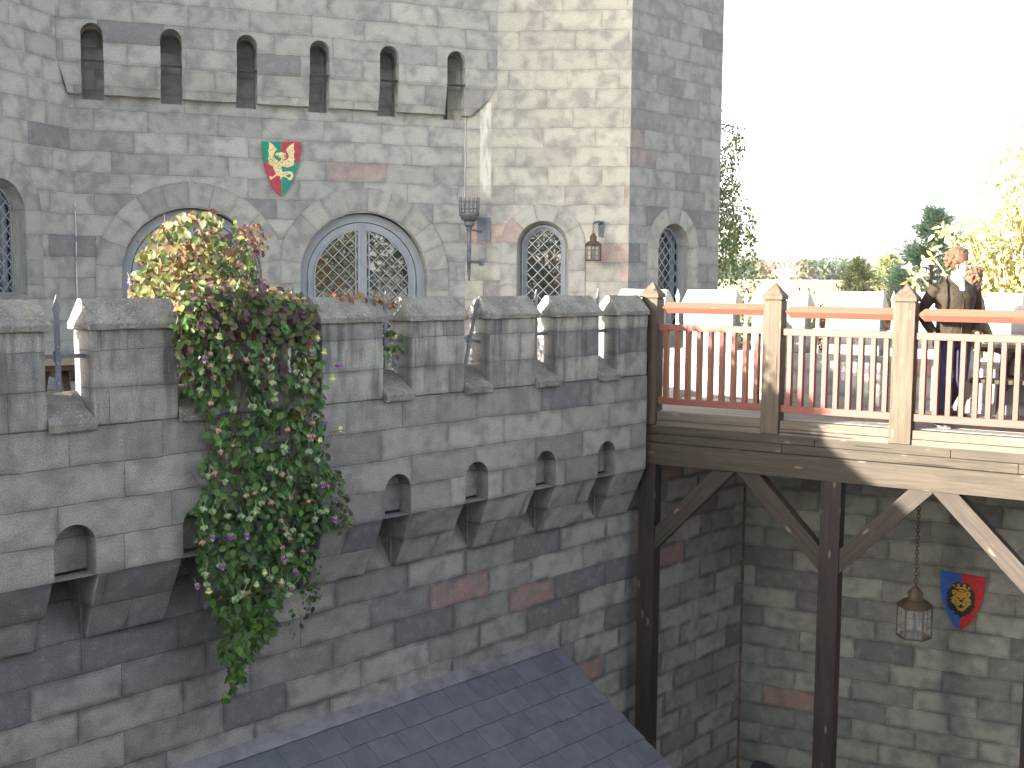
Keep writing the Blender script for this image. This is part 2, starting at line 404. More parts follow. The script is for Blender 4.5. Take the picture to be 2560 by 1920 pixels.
# ================================================================ SETTING
def ground():
    m = MB(); n = 60
    def hz(x, y):
        d = math.hypot(x-1, y-8)
        if y < 18 and x > -25: return GZ
        t = max(0, (y-18))
        return GZ + min(1, t/8)*1.1 + max(0, y-26)*.0158
    xs = [-900+1800*i/n for i in range(n+1)]; ys = [-60, 0, 18, 26, 40, 70, 110, 160, 220, 300, 380, 455, 700, 1400]
    vs = [(x, y, hz(x, y) if y < 700 else hz(x, 455)) for y in ys for x in xs]
    fs = [(j*(n+1)+i, j*(n+1)+i+1, (j+1)*(n+1)+i+1, (j+1)*(n+1)+i) for j in range(len(ys)-1) for i in range(n)]
    m.add(vs, fs)
    g = NG('stubble field'); o = g.obj()
    c_ = g.mix(g.ss(g.noise(o, .05, 4), .4, .6), (.42, .36, .20), (.30, .30, .14))
    c_ = g.mix(g.ss(g.noise(o, 1.2, 4), .4, .7, 0, .4), c_, (.20, .17, .10))
    tag(m.build('ground', g.fin(c_, .95)), kind='structure')
ground()
# courtyard paving
m = MB(); m.box(-9, 9, -2, 17, GZ+.004, GZ+.02); tag(m.build('courtyard', M['floor'], uvs=1), kind='structure')
# walkway behind the near wall
wk = [FR.w(-9, .20, 0), FR.w(2.07, .20, 0), FR.w(2.07, .9, 0), BR.w(.1, .05, 0), QP.w(-.9, .1, 0), RF.w(2.2, .1, 0), FA.w(2, 1.5, 0), LF.w(-4, 1, 0)]
m = MB(); pts = [(v.x, v.y) for v in wk]
m.add([(x, y, DZ) for x, y in pts] + [(x, y, DZ-.25) for x, y in pts], [list(range(8))] + [[7-i+8 for i in range(8)]] + [(i, 8+i, 8+(i+1) % 8, (i+1) % 8) for i in range(8)])
tag(m.build('walkway', M['floor'], fixn=True), kind='structure')

# ================================================================ NEAR BATTLEMENT WALL
MER = [-4.944+.93*k for k in range(-3, 8)]; MW = .62; TH = .27
wall = frame_empty('battlement_wall', FR, 'long grey stone castle wall with seven battlements, in front of the tower', 'castle wall', z=GZ)
def wbuild(m, name, mat, **k):
    o = m.build(name, mat, wall, off=(0, 0, GZ), **k); return o
# upper body with arched slots
def upper_wall():
    zt, zb = -.98, -1.975
    x0, x1 = MER[0]-.3, 2.07
    slots = [s-.155 for s in MER[1:]]
    poly = [(x0, zt), (x0, zb)]
    rims = []
    for c in slots:
        a = arch(c, .145, -1.76, zb, 14); poly += a; rims.append(a)
    poly += [(x1, zb), (x1, zt)]
    m = MB(); m.sheet([poly], 0)
    for a in rims: m.rim(a, 0, .15, flip=True)
    for c in slots:  # recessed panel in the upper part of every slot
        m.box(c-.16, c+.16, .15, .26, -1.955, -1.55, n=.08, jit=.006)
    m.face([(x1, 0, zb), (x1, .9, zb), (x1, .9, zt), (x1, 0, zt)])
    m.face([(x0, 0, zt), (x1, 0, zt), (x1, TH, zt), (x0, TH, zt)])
    m.face([(x1, TH, zt), (x0, TH, zt), (x0, TH, -1.6), (x1, TH, -1.6)][::-1])
    m.face([(x1, TH, zt), (x1, .9, zt), (x1, .9, DZ), (x1, TH, DZ)])
    return m
wbuild(upper_wall(), 'wall_body', M['wall'])
m = MB(); m.box(-15, MER[0]-.305, 0, TH, -1.97, -.14); wbuild(m, 'wall_body', M['wall'])
NS = [[(c-.150, -2.46), (c+.150, -2.46), (c+.150, -1.64), (c-.150, -1.64)] for c in [s_-.155 for s_ in MER[1:]]]
m = MB(); m.sheet([[(-15, GZ), (4.5, GZ), (4.5, -1.62), (-15, -1.62)]] + NS, -LW)
for h_ in NS:   # recess added behind every slot so the void darkens; slopes forward at its foot
    a_, b_, z0_, z1_ = h_[0][0], h_[1][0], h_[0][1], h_[2][1]; f_, k_ = -LW, -LW+.22
    m.face([(a_, f_, z0_), (b_, f_, z0_), (b_, k_, z0_+.35), (a_, k_, z0_+.35)]); m.face([(a_, k_, z0_+.35), (b_, k_, z0_+.35), (b_, k_, z1_), (a_, k_, z1_)])
    m.face([(a_, f_, z0_), (a_, k_, z0_+.35), (a_, k_, z1_), (a_, f_, z1_)]); m.face([(b_, f_, z0_), (b_, f_, z1_), (b_, k_, z1_), (b_, k_, z0_+.35)])
m.face([(-8.2, -LW, -1.62), (4.5, -LW, -1.62), (4.5, .6, -1.62), (-8.2, .6, -1.62)])
wbuild(m, 'lower_wall', M['lower'])
for k, s0 in enumerate(MER):
    x0, x1 = s0, s0+MW
    if k == len(MER)-1: x1 = 2.07
    # corbel below
    a, b = s0-.0, min(s0+MW, 2.07)
    m = MB(); zt, zb = -1.975, -2.47
    j = rnd.uniform(-.01, .01)
    m.hexa([(a+.015, -LW-.05, zb+j), (b-.015, -LW-.05, zb+j), (b-.02, -LW+.02, zb+j), (a+.02, -LW+.02, zb+j),
            (a, 0, zt), (b, 0, zt), (b, -LW+.02, zt), (a, -LW+.02, zt)], n=.06, jit=.007)
    wbuild(m, 'corbel', M['lower'], bevel=.012)
    mb = MB(); mb.box(x0, x1, 0, TH, -.98, -.335, n=.09, jit=.006)
    mo = wbuild(mb, 'merlon', M['wall'], bevel=.014)
    c = MB(); e = .028; yr = TH*.52
    c0, c1 = x0-e, x1+e
    if k == len(MER)-1: c1 = x1+.0
    vs = [(c0, -e, -.342), (c1, -e, -.342), (c1, TH+e, -.342), (c0, TH+e, -.342)]
    # gabled coping: short upright edge, then two slopes to a ridge
    zz = -.30
    low = [(c0, -e, -.342), (c1, -e, -.342), (c1, TH+e, -.342), (c0, TH+e, -.342), (c0, -e, zz), (c1, -e, zz), (c1, TH+e, zz), (c0, TH+e, zz)]
    rw = .022
    up = low[4:] + [(c0+.012, yr-rw, -.14), (c1-.012, yr-rw, -.14), (c1-.012, yr+rw, -.14), (c0+.012, yr+rw, -.14)]
    c.hexa(low, n=.05, jit=.006, sc=9, skip=(1,)); c.hexa(up, n=.05, jit=.006, sc=9, skip=(0,))
    co = c.build('coping', M['cap'], mo, bevel=.01, off=(0, 0, 0)); co.location = (0, 0, 0)
    co.matrix_parent_inverse = Matrix.Identity(4); 
    co.location = (0, 0, -GZ)
    # sloped sill in the gap to the left of this merlon
    if k:
        g0, g1 = s0-.31, s0
        sl = MB()
        sl.hexa([(g0+.002, -.045, -1.0), (g1-.002, -.045, -1.0), (g1-.002, TH-.02, -.99), (g0+.002, TH-.02, -.99),
                 (g0+.002, -.05, -.935), (g1-.002, -.05, -.935), (g1-.002, TH-.02, -.755), (g0+.002, TH-.02, -.755)], n=.05, jit=.008, sc=9)
        wbuild(sl, 'crenel_sill', M['cap'], bevel=.012)

# iron spikes standing in the gaps
def spike_proto():
    e = empty('iron_spike', (0, 0, 0))
    m = MB()
    # flat bar with leaf-shaped point; local y is through the wall
    pts = [(-.018, 0), (.018, 0), (.018, .52), (.028, .545), (.012, .60), (0, .64), (-.012, .60), (-.028, .545), (-.018, .52)]
    m.slab(pts, -.006, .006); m.build('spear_bar', M['iron'], e, bevel=.002, fixn=True)
    m = MB(); m.bar((-.16, 0.012, .235), (.19, 0.012, .235), .02, .028); m.bar((-.0, .012, .20), (-.0, .012, .27), .05, .014); m.build('cross_bar', M['iron'], e)
    for z in (.06, .19, .30):
        m = MB(); m.tube((0, -.006, z), (0, -.013, z), .009, .007, 8); m.build('rivet', M['lead'], e)
    return e
sp0 = spike_proto(); used = False
SP = [('leftmost iron spike, in the widest gap beside the lit wall edge', 0, 1.0), ('iron spike half swallowed by the sunlit climbing plant', 0, 1.05),
      ('iron spike tip poking up right of the climbing plant', 0, 1.1), ('iron spike in front of the lattice doors with a leaf sprig beside it', 0, 1.03),
      ('iron spike bent over to the right, right of the lattice doors', 1, .98), ('iron spike in the second gap left of the wooden bridge', 0, 1.05), ('iron spike in the gap nearest the wooden bridge', 0, 1.06)]
for k, (lb, lean, sc) in enumerate(SP):
    c = -4.944+.93*(k+1)-.155
    o = sp0 if not used else copy_tree(sp0); used = True
    o.location = FR.w(c-.02, .13, -.75); o.rotation_euler = (0, R(13) if lean else 0, FR.rz + R(rnd.uniform(-8, 8))); o.scale = (1, 1, sc)
    tag(o, lb, 'iron spike', 'iron spikes standing in the gaps of the near wall')

# ================================================================ CASTLE TOWER
tower = empty('castle_tower', (FA.p.x, FA.p.y, GZ), 0, 'tall grey castle gatehouse and octagonal tower of painted stone blocks', 'tower')
TW = tower.location.copy()
def tpart(m, name, mat, fr, parent=None, **k):
    """mesh given in a frame's coordinates becomes a part of the tower"""
    o = m.build(name, mat, None, **k)
    o.parent = parent or tower
    if parent is None:
        o.location = fr.p - TW; o.rotation_euler = (0, 0, fr.rz)
    return o
ZT = 7.5; ZB = GZ
SPR = .07
door1 = arch(1.302, .80, SPR-.04, DZ-.2, 30); door2 = arch(3.365, .80, SPR-.04, DZ-.2, 30)
def ring_band(m, c, r0, r1, zs, zb, y, th, clip=None, n=40, wv=.3, seedu=0.0):
    """voussoir ring plus straight jambs, proud of the wall by th, running-length uv"""
    rm = (r0+r1)/2
    def pt(a):
        co, si = math.cos(a), math.sin(a)
        ro = r1
        if clip is not None and (clip-c)*co > 0: ro = min(r1, (clip-c)/co)
        return (c+r0*co, zs+r0*si), (c+ro*co, zs+ro*si)
    A = [math.pi*i/n for i in range(n+1)]
    sec = [(pt(a), a*rm) for a in A]
    nj = 1
    ex = zs-zb
    sec = [(((c+r0, zb), (min(c+r1, clip) if clip and clip > c else c+r1, zb)), -ex)] + sec + [(((c-r0, zb), (max(c-r1, clip) if clip and clip < c else c-r1, zb)), math.pi*rm+ex)]
    for (p0, u0), (p1, u1) in zip(sec, sec[1:]):
        (i0, o0), (i1, o1) = p0, p1
        m.face([(i0[0], y, i0[1]), (o0[0], y, o0[1]), (o1[0], y, o1[1]), (i1[0], y, i1[1])][::-1], uv=[(u0+seedu, .008), (u0+seedu, .294), (u1+seedu, .294), (u1+seedu, .008)][::-1])
        m.face([(o0[0], y, o0[1]), (o0[0], y+th, o0[1]), (o1[0], y+th, o1[1]), (o1[0], y, o1[1])], uv=[(u0+seedu, .25), (u0+seedu, .26), (u1+seedu, .26), (u1+seedu, .25)])
        m.face([(i0[0], y, i0[1]), (i1[0], y, i1[1]), (i1[0], y+th+.2, i1[1]), (i0[0], y+th+.2, i0[1])][::-1], uv=[(u0+seedu, .05), (u1+seedu, .05), (u1+seedu, .15), (u0+seedu, .15)][::-1])
SC = [.24+.852*k for k in range(6)]; SH = [arch(c, .118, 2.70, 2.02, 12) for c in SC]
m = MB(); m.sheet([[(0, ZB), (4.676, ZB), (4.676, 2.95), (0, 2.95)], door1, door2]+SH, 0)
for a in SH: m.rim(a, 0, .20, flip=True); m.sheet([a], .20)  # recess added in the wall behind each slot to deepen its shade
tpart(m, 'gatehouse_wall', M['tower'], FA)
# projecting upper storey with arched slots and corbels
PO = -.18; zc = 2.44; SC = [.24+.852*k for k in range(6)]
poly = [(-.13, ZT), (-.13, zc)]; arcs = []
for c in SC:
    a = arch(c, .118, 2.725, zc, 14); poly += a; arcs.append(a)
poly += [(5.10, zc), (5.10, ZT)]
m = MB(); m.sheet([poly], PO)
for a in arcs: m.rim(a, PO, 0, flip=True)
tpart(m, 'projecting_storey', M['tower'], FA)
xe = [-.13] + [x for c in SC for x in (c-.118, c+.118)] + [5.10]
for k in range(0, len(xe), 2):
    a, b = xe[k], xe[k+1]; m = MB()
    zb = 2.07
    m.hexa([(a+.004 if k else a+.1, -.095, zb), (b-.004 if k < 12 else b-.38, -.095, zb), (b if k < 12 else b-.38, .02, zb), (a if k else a+.1, .02, zb), (a, PO, zc), (b, PO, zc), (b, .02, zc), (a, .02, zc)], n=.06, jit=.006)
    tpart(m, 'corbel', M['tower'], FA, bevel=.003)
# arches around the doors
m = MB(); ring_band(m, 1.302, .80, 1.085, SPR-.02, ZB, -.016, .02, clip=2.333, seedu=.1); tpart(m, 'arch_surround', M['ring'], FA)
m = MB(); ring_band(m, 3.365, .80, 1.085, SPR-.02, ZB, -.016, .02, clip=2.334, seedu=7.2); tpart(m, 'arch_surround', M['ring'], FA)
# octagon front, side and left tower faces
def faced(fr, x0, x1, mat, hole, name='tower_wall'):
    m = MB(); m.sheet([[(x0, ZB), (x1, ZB), (x1, ZT), (x0, ZT)]] + ([hole] if hole else []), 0)
    return tpart(m, name, mat, fr)
WB = dict(c=.985, r=.33, zs=.43); WR = dict(c=.93, r=.335, zs=.43); WL = dict(c=-1.16, r=.35, zs=.68)
faced(FB, -.25, 2.0755, M['towerB'], arch(WB['c'], WB['r'], WB['zs'], -.6, 20))
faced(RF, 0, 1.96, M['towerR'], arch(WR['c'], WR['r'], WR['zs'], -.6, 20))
faced(LF, -3.58, .4, M['tower'], arch(WL['c'], WL['r'], WL['zs'], -.22, 20))
m = MB(); ring_band(m, WB['c'], .33, .545, .43, -1.4, -.014, .02, seedu=3.0); tpart(m, 'arch_surround', M['ring'], FB)
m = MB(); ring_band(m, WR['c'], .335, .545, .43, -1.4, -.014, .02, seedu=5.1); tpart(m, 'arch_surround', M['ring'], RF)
m = MB(); ring_band(m, WL['c'], .35, .61, .68, -.22, -.014, .02, seedu=9.4); tpart(m, 'arch_surround', M['ring'], LF)
m = MB(); m.hexa([(-1.62, -.06, -.36), (-.70, -.06, -.36), (-.76, .1, -.36), (-1.55, .1, -.36), (-1.5, -.10, -.22), (-.80, -.10, -.22), (-.80, .1, -.16), (-1.5, .1, -.16)], n=.08, jit=.01)
tpart(m, 'window_sill', M['tower'], LF, bevel=.02)
# back closure so that the tower is a solid mass
lend = LF.w(-3.58, 0, 0); rend = RF.w(1.96, 0, 0)
cl = [rend, rend+Vector((-.35, 1.9, 0)), Vector((-2, 20, 0)), Vector((-9.5, 19, 0)), Vector((-9.2, 9.6, 0)), lend]
m = MB()
for a, b in zip(cl, cl[1:]): m.face([(a.x, a.y, ZB), (b.x, b.y, ZB), (b.x, b.y, ZT), (a.x, a.y, ZT)])
top = [FA.w(0, 0, 0), FA.w(4.676, 0, 0), RF.w(0, 0, 0)] + cl
m.face([(v.x, v.y, ZT) for v in top])
o = m.build('rear_wall', M['tower'], tower, off=TW, fixn=False)
# caulk seams in the creases
for fr, x, z0, z1 in ((FA, 4.668, .98, 2.10), (FA, .012, -.3, .85)):
    m = MB(); zz = z0; px = x
    while zz < z1:
        L = rnd.uniform(.05, .25); nx = x+rnd.uniform(-.006, .006)
        m.tube((px, -.012, zz), (nx, -.012, min(z1, zz+L)), rnd.uniform(.004, .010), rnd.uniform(.004, .009), 6)
        zz += L + (rnd.choice([0, 0, .06]) if fr is FA and x < 1 else 0); px = nx
    tpart(m, 'caulk_seam', plain_mat('white caulk', (.62, .62, .62), .7), FA)

# windows -----------------------------------------------------------------
def inside_arch(x, z, c, r, zs, zb):
    if z < zb or abs(x-c) > r: return False
    return z <= zs or (x-c)**2 + (z-zs)**2 <= r*r
def lattice(m, c, r, zs, zb, y, step, w, xlo=None, xhi=None, ph=0.0, slope=1.0):
    xlo = c-r if xlo is None else xlo; xhi = c+r if xhi is None else xhi
    for sgn in (1, -1):
        k = -40
        while k < 40:
            k += 1
            seg = []; inside = False; N = 120
            for i in range(N+1):
                x = xlo + (xhi-xlo)*i/N; z = zs + ph + k*step + sgn*slope*(x-c)
                ok = inside_arch(x, z, c, r, zs, zb)
                if ok and not inside: st = (x, z); inside = True
                if (not ok or i == N) and inside:
                    en = (x, z); inside = False
                    if math.hypot(en[0]-st[0], en[1]-st[1]) > .03: seg.append((st, en))
            for a, b in seg: m.bar((a[0], y+(.004 if sgn > 0 else -.004), a[1]), (b[0], y+(.004 if sgn > 0 else -.004), b[1]), w, .008, up=(0, 1, 0))
def band(m, c, r0, r1, zs, zb, y0, y1, n=32, mat=None):
    pi = arch(c, r0, zs, zb, n); po = arch(c, r1, zs, zb, n)
    for i in range(len(pi)-1):
        a, b, a2, b2 = pi[i], pi[i+1], po[i], po[i+1]
        m.add([(a[0], y0, a[1]), (b[0], y0, b[1]), (b2[0], y0, b2[1]), (a2[0], y0, a2[1]), (a[0], y1, a[1]), (b[0], y1, b[1]), (b2[0], y1, b2[1]), (a2[0], y1, a2[1])],
              [(0, 3, 2, 1), (4, 5, 6, 7), (0, 1, 5, 4), (2, 3, 7, 6)], mat)
def door(c, label=None):
    zs = SPR-.05; y = .12; zb = DZ
    m = MB(); band(m, c, .70, .80, zs, zb, y-.0, y+.08)
    d = tpart(m, 'window', M['frame'], FA, fixn=True)
    if label: d['label'] = label
    m = MB(); band(m, c, .615, .69, zs, zb, y+.012, y+.06)
    m.box(c-.055, c-.006, y+.01, y+.06, zb, zs+.69); m.box(c+.006, c+.055, y+.01, y+.06, zb, zs+.69)
    m.box(c-.012, c+.012, y-.006, y+.01, zb, zs+.695)
    # inner beads beside the glass
    band(m, c, .596, .612, zs, zb, y-.004, y+.03)
    for q in (-.085, .085): m.box(c+q-.006, c+q+.006, y-.002, y+.03, zb, zs+.60)
    f = m.build('leaf_frame', M['frame'], d, fixn=True)
    m = MB(); lattice(m, c, .61, zs, zb, y+.0, .15, .0085, ph=.03, xhi=c-.06); lattice(m, c, .61, zs, zb, y+.0, .15, .0085, ph=.07, xlo=c+.06)
    m.build('lattice', M['lead'], d)
    m = MB(); m.sheet([arch(c, .66, zs, zb, 24)], y+.045); m.build('pane', M['glass'], d)
    for q in (-.675, .675):
        m = MB(); m.tube((c+q, y-.01, zs-.16), (c+q, y-.01, zs-.03), .011, n=8); m.build('hinge', M['lead'], d)
    return d
door(1.302, 'arched window half hidden by the climbing plant'); door(3.365, 'arched double window with diamond lattice, fully in view')
def narrow(fr, W, zb, yg=.13):
    c, r, zs = W['c'], W['r'], W['zs']
    m = MB(); rg = r-.055; A = arch(c, r, zs, zb, 24); Bq = arch(c, rg+.012, zs, zb, 24)
    for i in range(len(A)-1):
        a, b, a2, b2 = A[i], A[i+1], Bq[i], Bq[i+1]; L = .3*i
        m.face([(a[0], .015, a[1]), (b[0], .015, b[1]), (b2[0], yg+.03, b2[1]), (a2[0], yg+.03, a2[1])][::-1], uv=[(L*.15, .06), (L*.15+.045, .06), (L*.15+.045, .2), (L*.15, .2)][::-1])
    tpart(m, 'reveal', M['ring'], fr)
    m = MB(); band(m, c, rg-.055, rg+.03, zs, zb, yg+.075, yg+.14, 24)
    d = tpart(m, 'window', M['frame'], fr, fixn=True)
    m = MB(); m.sheet([arch(c, r, zs, zb, 20)], yg+.11); m.build('pane', M['glass'], d)
    m = MB(); band(m, c, rg-.012, rg, zs, zb, yg-.012, yg+.012, 24)
    lattice(m, c, rg-.004, zs, zb, yg, .147, .0085, ph=.045); m.build('lattice', M['lead'], d)
    return d
narrow(FB, dict(c=.985, r=.33, zs=.43), -.6); narrow(RF, dict(c=.93, r=.335, zs=.43), -.6); narrow(LF, dict(c=-1.16, r=.35, zs=.68), -.22)

# ================================================================ WALL UNDER AND BEYOND THE BRIDGE
bw = frame_empty('castle_wall', BW, 'shaded stone wall beneath the bridge carrying the blue and red shield', 'castle wall', z=GZ)
m = MB(); m.sheet([[(0, GZ), (9, GZ), (9, -1.60), (0, -1.60)]], 0); m.build('lower_wall', M['under'], bw, off=(0, 0, GZ))
m = MB(); m.box(-.02, .022, -.016, .0, GZ, -1.7, n=.15, jit=.006); m.build('corner_seam', plain_mat('rusty corner seam', (.15, .115, .08), .9, 0, .5, 9), bw, off=(0, 0, GZ))
pw = frame_empty('battlement_wall', QP, 'sunlit pale battlement wall on the far side of the bridge', 'castle wall', z=DZ-.3)
off = (0, 0, DZ-.3)
FM = [(-1.15, -.53), (-.27, .35), (.575, 1.2), (1.43, 2.03), (2.27, 2.88), (3.1, 3.72), (3.96, 4.58), (4.82, 5.44), (5.68, 6.3), (6.54, 7.16)]
m = MB(); m.box(-1.6, 9.2, 0, .5, DZ-.3, -.80, n=.3, jit=.003); m.build('wall_body', M['far'], pw, off=off)
m = MB(); m.box(-1.2, 9.2, .502, 1.5, DZ-.295, DZ-.1); m.build('leak_blocker', M['far'], pw, off=off)  # unseen slab added to stop light leaking in below the deck
for a, b in FM:
    mb = MB(); mb.box(a, b, 0, TH, -.80, -.30, n=.1, jit=.006); mo = mb.build('merlon', M['far'], pw, off=off, bevel=.014)
    c = MB(); e = .028
    low = [(a-e, -e, -.305), (b+e, -e, -.305), (b+e, TH+e, -.305), (a-e, TH+e, -.305), (a-e, -e, -.26), (b+e, -e, -.26), (b+e, TH+e, -.26), (a-e, TH+e, -.26)]
    up = low[4:] + [(a+.0, TH*.5-.02, -.092), (b-.0, TH*.5-.02, -.092), (b-.0, TH*.5+.02, -.092), (a+.0, TH*.5+.02, -.092)]
    c.hexa(low, n=.06, jit=.005, sc=9, skip=(1,)); c.hexa(up, n=.06, jit=.005, sc=9, skip=(0,))
    co = c.build('coping', plain_mat('pale coping', (.42, .41, .38), .9, 0, .3, 25) if a < -1 else bpy.data.materials['pale coping'], mo, bevel=.012, off=off)
FS = [(-.395, 'second'), (.465, 'x'), (1.31, 'y'), (2.14, 'z'), (2.99, 'q')]
FL = ['pale iron spike at the left end of the far parapet, beside the first bridge post', 'pale iron spike left of the second bridge post, between far battlements', 'pale iron spike right of the second bridge post, before the red hedge', 'pale iron spike just left of the third bridge post', 'pale iron spike hidden behind the walking people']
for (c, _), lb in zip(FS[:4], FL):
    o = copy_tree(sp0); o.location = QP.w(c, .12, -.80); o.rotation_euler = (0, 0, QP.rz); o.scale = (1.1, 1, 1.13)
    tag(o, lb, 'iron spike', 'iron spikes standing in the gaps of the far wall')

# ================================================================ BRIDGE
bridge = frame_empty('wooden_bridge', BR, 'timber footbridge on dark posts with red painted railings', 'bridge', z=GZ)
BO = Vector((0, 0, GZ))
def bb(m, name, mat, parent=bridge, **k):
    return m.build(name, mat, parent, off=BO if parent is bridge else None, **k)
# in bridge frame: front (towards camera) is -y.  posts centred on y=0
PX = [(-.14, .05), (1.20, 1.385), (2.46, 2.66), (3.73, 3.92), (5.0, 5.19), (6.27, 6.46)]
XE = 8.6
for k, (a, b) in enumerate(PX):
    m = MB(); hw = (b-a)/2; cx = (a+b)/2
    m.box(a, b, -.04, .14, -1.51, -.178, n=.12, jit=.002)
    m.box(a+.008, b-.008, -.032, .132, -.178, -.168)
    po = bb(m, 'post', M['post'], bevel=.006)
    m = MB()
    cy = .05; e = .012 if k else .012
    q = [(a-e, -.04-e), (b+e, -.04-e), (b+e, .14+e), (a-e, .14+e)]
    m.add([(x, y, -.168) for x, y in q] + [(x, y, -.13) for x, y in q] + [(cx, cy, 0.004)], [(0, 3, 2, 1), (0, 1, 5, 4), (1, 2, 6, 5), (2, 3, 7, 6), (3, 0, 4, 7), (4, 5, 8), (5, 6, 8), (6, 7, 8), (7, 4, 8)])
    co = m.build('post_cap', M['post'], po, off=BO, bevel=.005)
# fascia: curb, boards and the deep girder
def board(name, x0, x1, y0, y1, z0, z1, mat='wood', parent=bridge, jit=.002, bevel=.005):
    m = MB(); m.box(x0, x1, y0, y1, z0, z1, n=.25, jit=jit, sc=3); return bb(m, name, M[mat], parent, bevel=bevel)
for (a, b), (c, d) in zip(PX, PX[1:]):
    board('curb', b+.004, c-.004, -.01, .10, -1.458, -1.376, 'curb')
    board('fascia_board', b+.004, c-.004, -.016, .02, -1.532, -1.462, 'curb')
cuts = [-.135, 1.75, 3.02, XE]
for a, b in zip(cuts, cuts[1:]): board('fascia_board', a+.002, b-.002, -.018, .03, -1.606, -1.515)
cuts = [-.135, 1.42, 3.6, XE]
for a, b in zip(cuts, cuts[1:]): board('fascia_board', a+.002, b-.002, -.014, .03, -1.70, -1.61)
board('girder', -.135, XE, -.04, .14, -1.935, -1.705)
# deck planks along the bridge
m = MB(); y = .105
while y < 2.3:
    x = -.1-.3*rnd.random()
    L = rnd.uniform(2.2, 3.4)
    while x < XE:
        m.box(x, min(XE, x+L)-.004, y, y+.112, DZ-.04, DZ+rnd.uniform(-.002, .002)); x += L; L = rnd.uniform(2.2, 3.4)
    y += .12
bb(m, 'deck', M['plank'])
for x in (.0, 1.9, 3.8, 5.6, 7.4): board('joist', x, x+.12, .14, 2.2, -1.60, -1.42, 'woodd')
# railings
for k, ((a, b), (c, d)) in enumerate(zip(PX, PX[1:])):
    x0, x1 = b, c; dz = [-.0, -.018, -.022, -.03, -.04][k]
    m = MB()
    # handrail on edge with a pointed left end
    hx = .055; y = .03; zc_ = -.268+dz
    A = x0+.075 if k else x0+.09
    vs = [(A-.07, y, zc_)]
    for x in (A, x1): vs += [(x, y-.06, zc_), (x, y, zc_-.062), (x, y+.06, zc_), (x, y, zc_+.058)]
    m.add(vs, [(0, 2, 1), (0, 3, 2), (0, 4, 3), (0, 1, 4), (1, 2, 6, 5), (2, 3, 7, 6), (3, 4, 8, 7), (4, 1, 5, 8), (5, 6, 7, 8)])
    rp = bb(m, 'railing', M['redtop'], bevel=.003, fixn=True)
    m = MB(); m.box(x0-.0, x1, -.0+.0, .088, -.512+dz*.5, -.445+dz*.5); m.build('top_rail', M['red'], rp, off=BO, bevel=.005)
    m = MB(); m.box(x0-.0, x1, -.0, .088, -1.292, -1.222); m.build('bottom_rail', M['red'], rp, off=BO, bevel=.005)
    n = 9; st = (x1-x0)/(n+.25)
    for i in range(n):
        bx = x0+.058+st*i + rnd.uniform(-.002, .002)
        m = MB(); z0, z1 = -1.222, -.512+dz*.5; w_ = .042
        P = [(bx, .005, z0), (bx+w_, .005, z0), (bx+w_, .083, z0), (bx, .083, z0), (bx, .005, z1), (bx+w_, .005, z1), (bx+w_, .083, z1), (bx, .083, z1)]
        raw = k == 0
        m.add(P, [(0, 1, 5, 4), (2, 3, 7, 6), (3, 0, 4, 7)], M['redv']); m.add(P, [(1, 2, 6, 5)], M['raw'] if raw else M['redv'])
        m.build('baluster', M['redv'], rp, off=BO)
# supports and braces
for (a, b) in [(-.13, .06), (1.83, 2.03), (3.73, 3.92), (5.6, 5.8)]:
    m = MB(); m.box(a, b, -.035, .135, GZ, -1.936, n=.3, jit=.002, sc=2); bb(m, 'support_post', M['woodv'], bevel=.006)
for p, q in [((.06, -2.74), (.80, -1.96)), ((1.83, -2.72), (1.10, -1.96)), ((2.03, -2.72), (2.74, -1.975)), ((3.73, -2.70), (3.02, -1.975)), ((3.92, -2.72), (4.6, -1.96))]:
    d = Vector((q[0]-p[0], q[1]-p[1])).normalized(); nn = Vector((-d.y, d.x))*.085
    p0 = Vector(p)-d*.0; 
    m = MB()
    sgn = 1 if d.x > 0 else -1
    xa = p[0]
    def at_x(pt, x): return pt.y + (x-pt.x)*d.y/d.x
    def at_z(pt, z): return pt.x + (z-pt.y)*d.x/d.y
    A1, A2 = Vector(p)+nn, Vector(p)-nn; zt = -1.937
    pts = [(xa, at_x(A2, xa)), (at_z(A2, zt), zt), (at_z(A1, zt), zt), (xa, at_x(A1, xa))]
    m.slab(pts, -.02, .12)
    # object space along the brace so that the grain follows it
    me_o = m.build('brace', M['woodd'], None, fixn=True, bevel=.005)
    ang = math.atan2(d.y, d.x)
    Mr = Matrix.Translation((p[0], 0, p[1])) @ Matrix.Rotation(-ang, 4, 'Y')
    me_o.data.transform(Mr.inverted()); me_o.parent = bridge
    me_o.matrix_parent_inverse = Matrix.Translation(-BO); me_o.matrix_basis = Mr

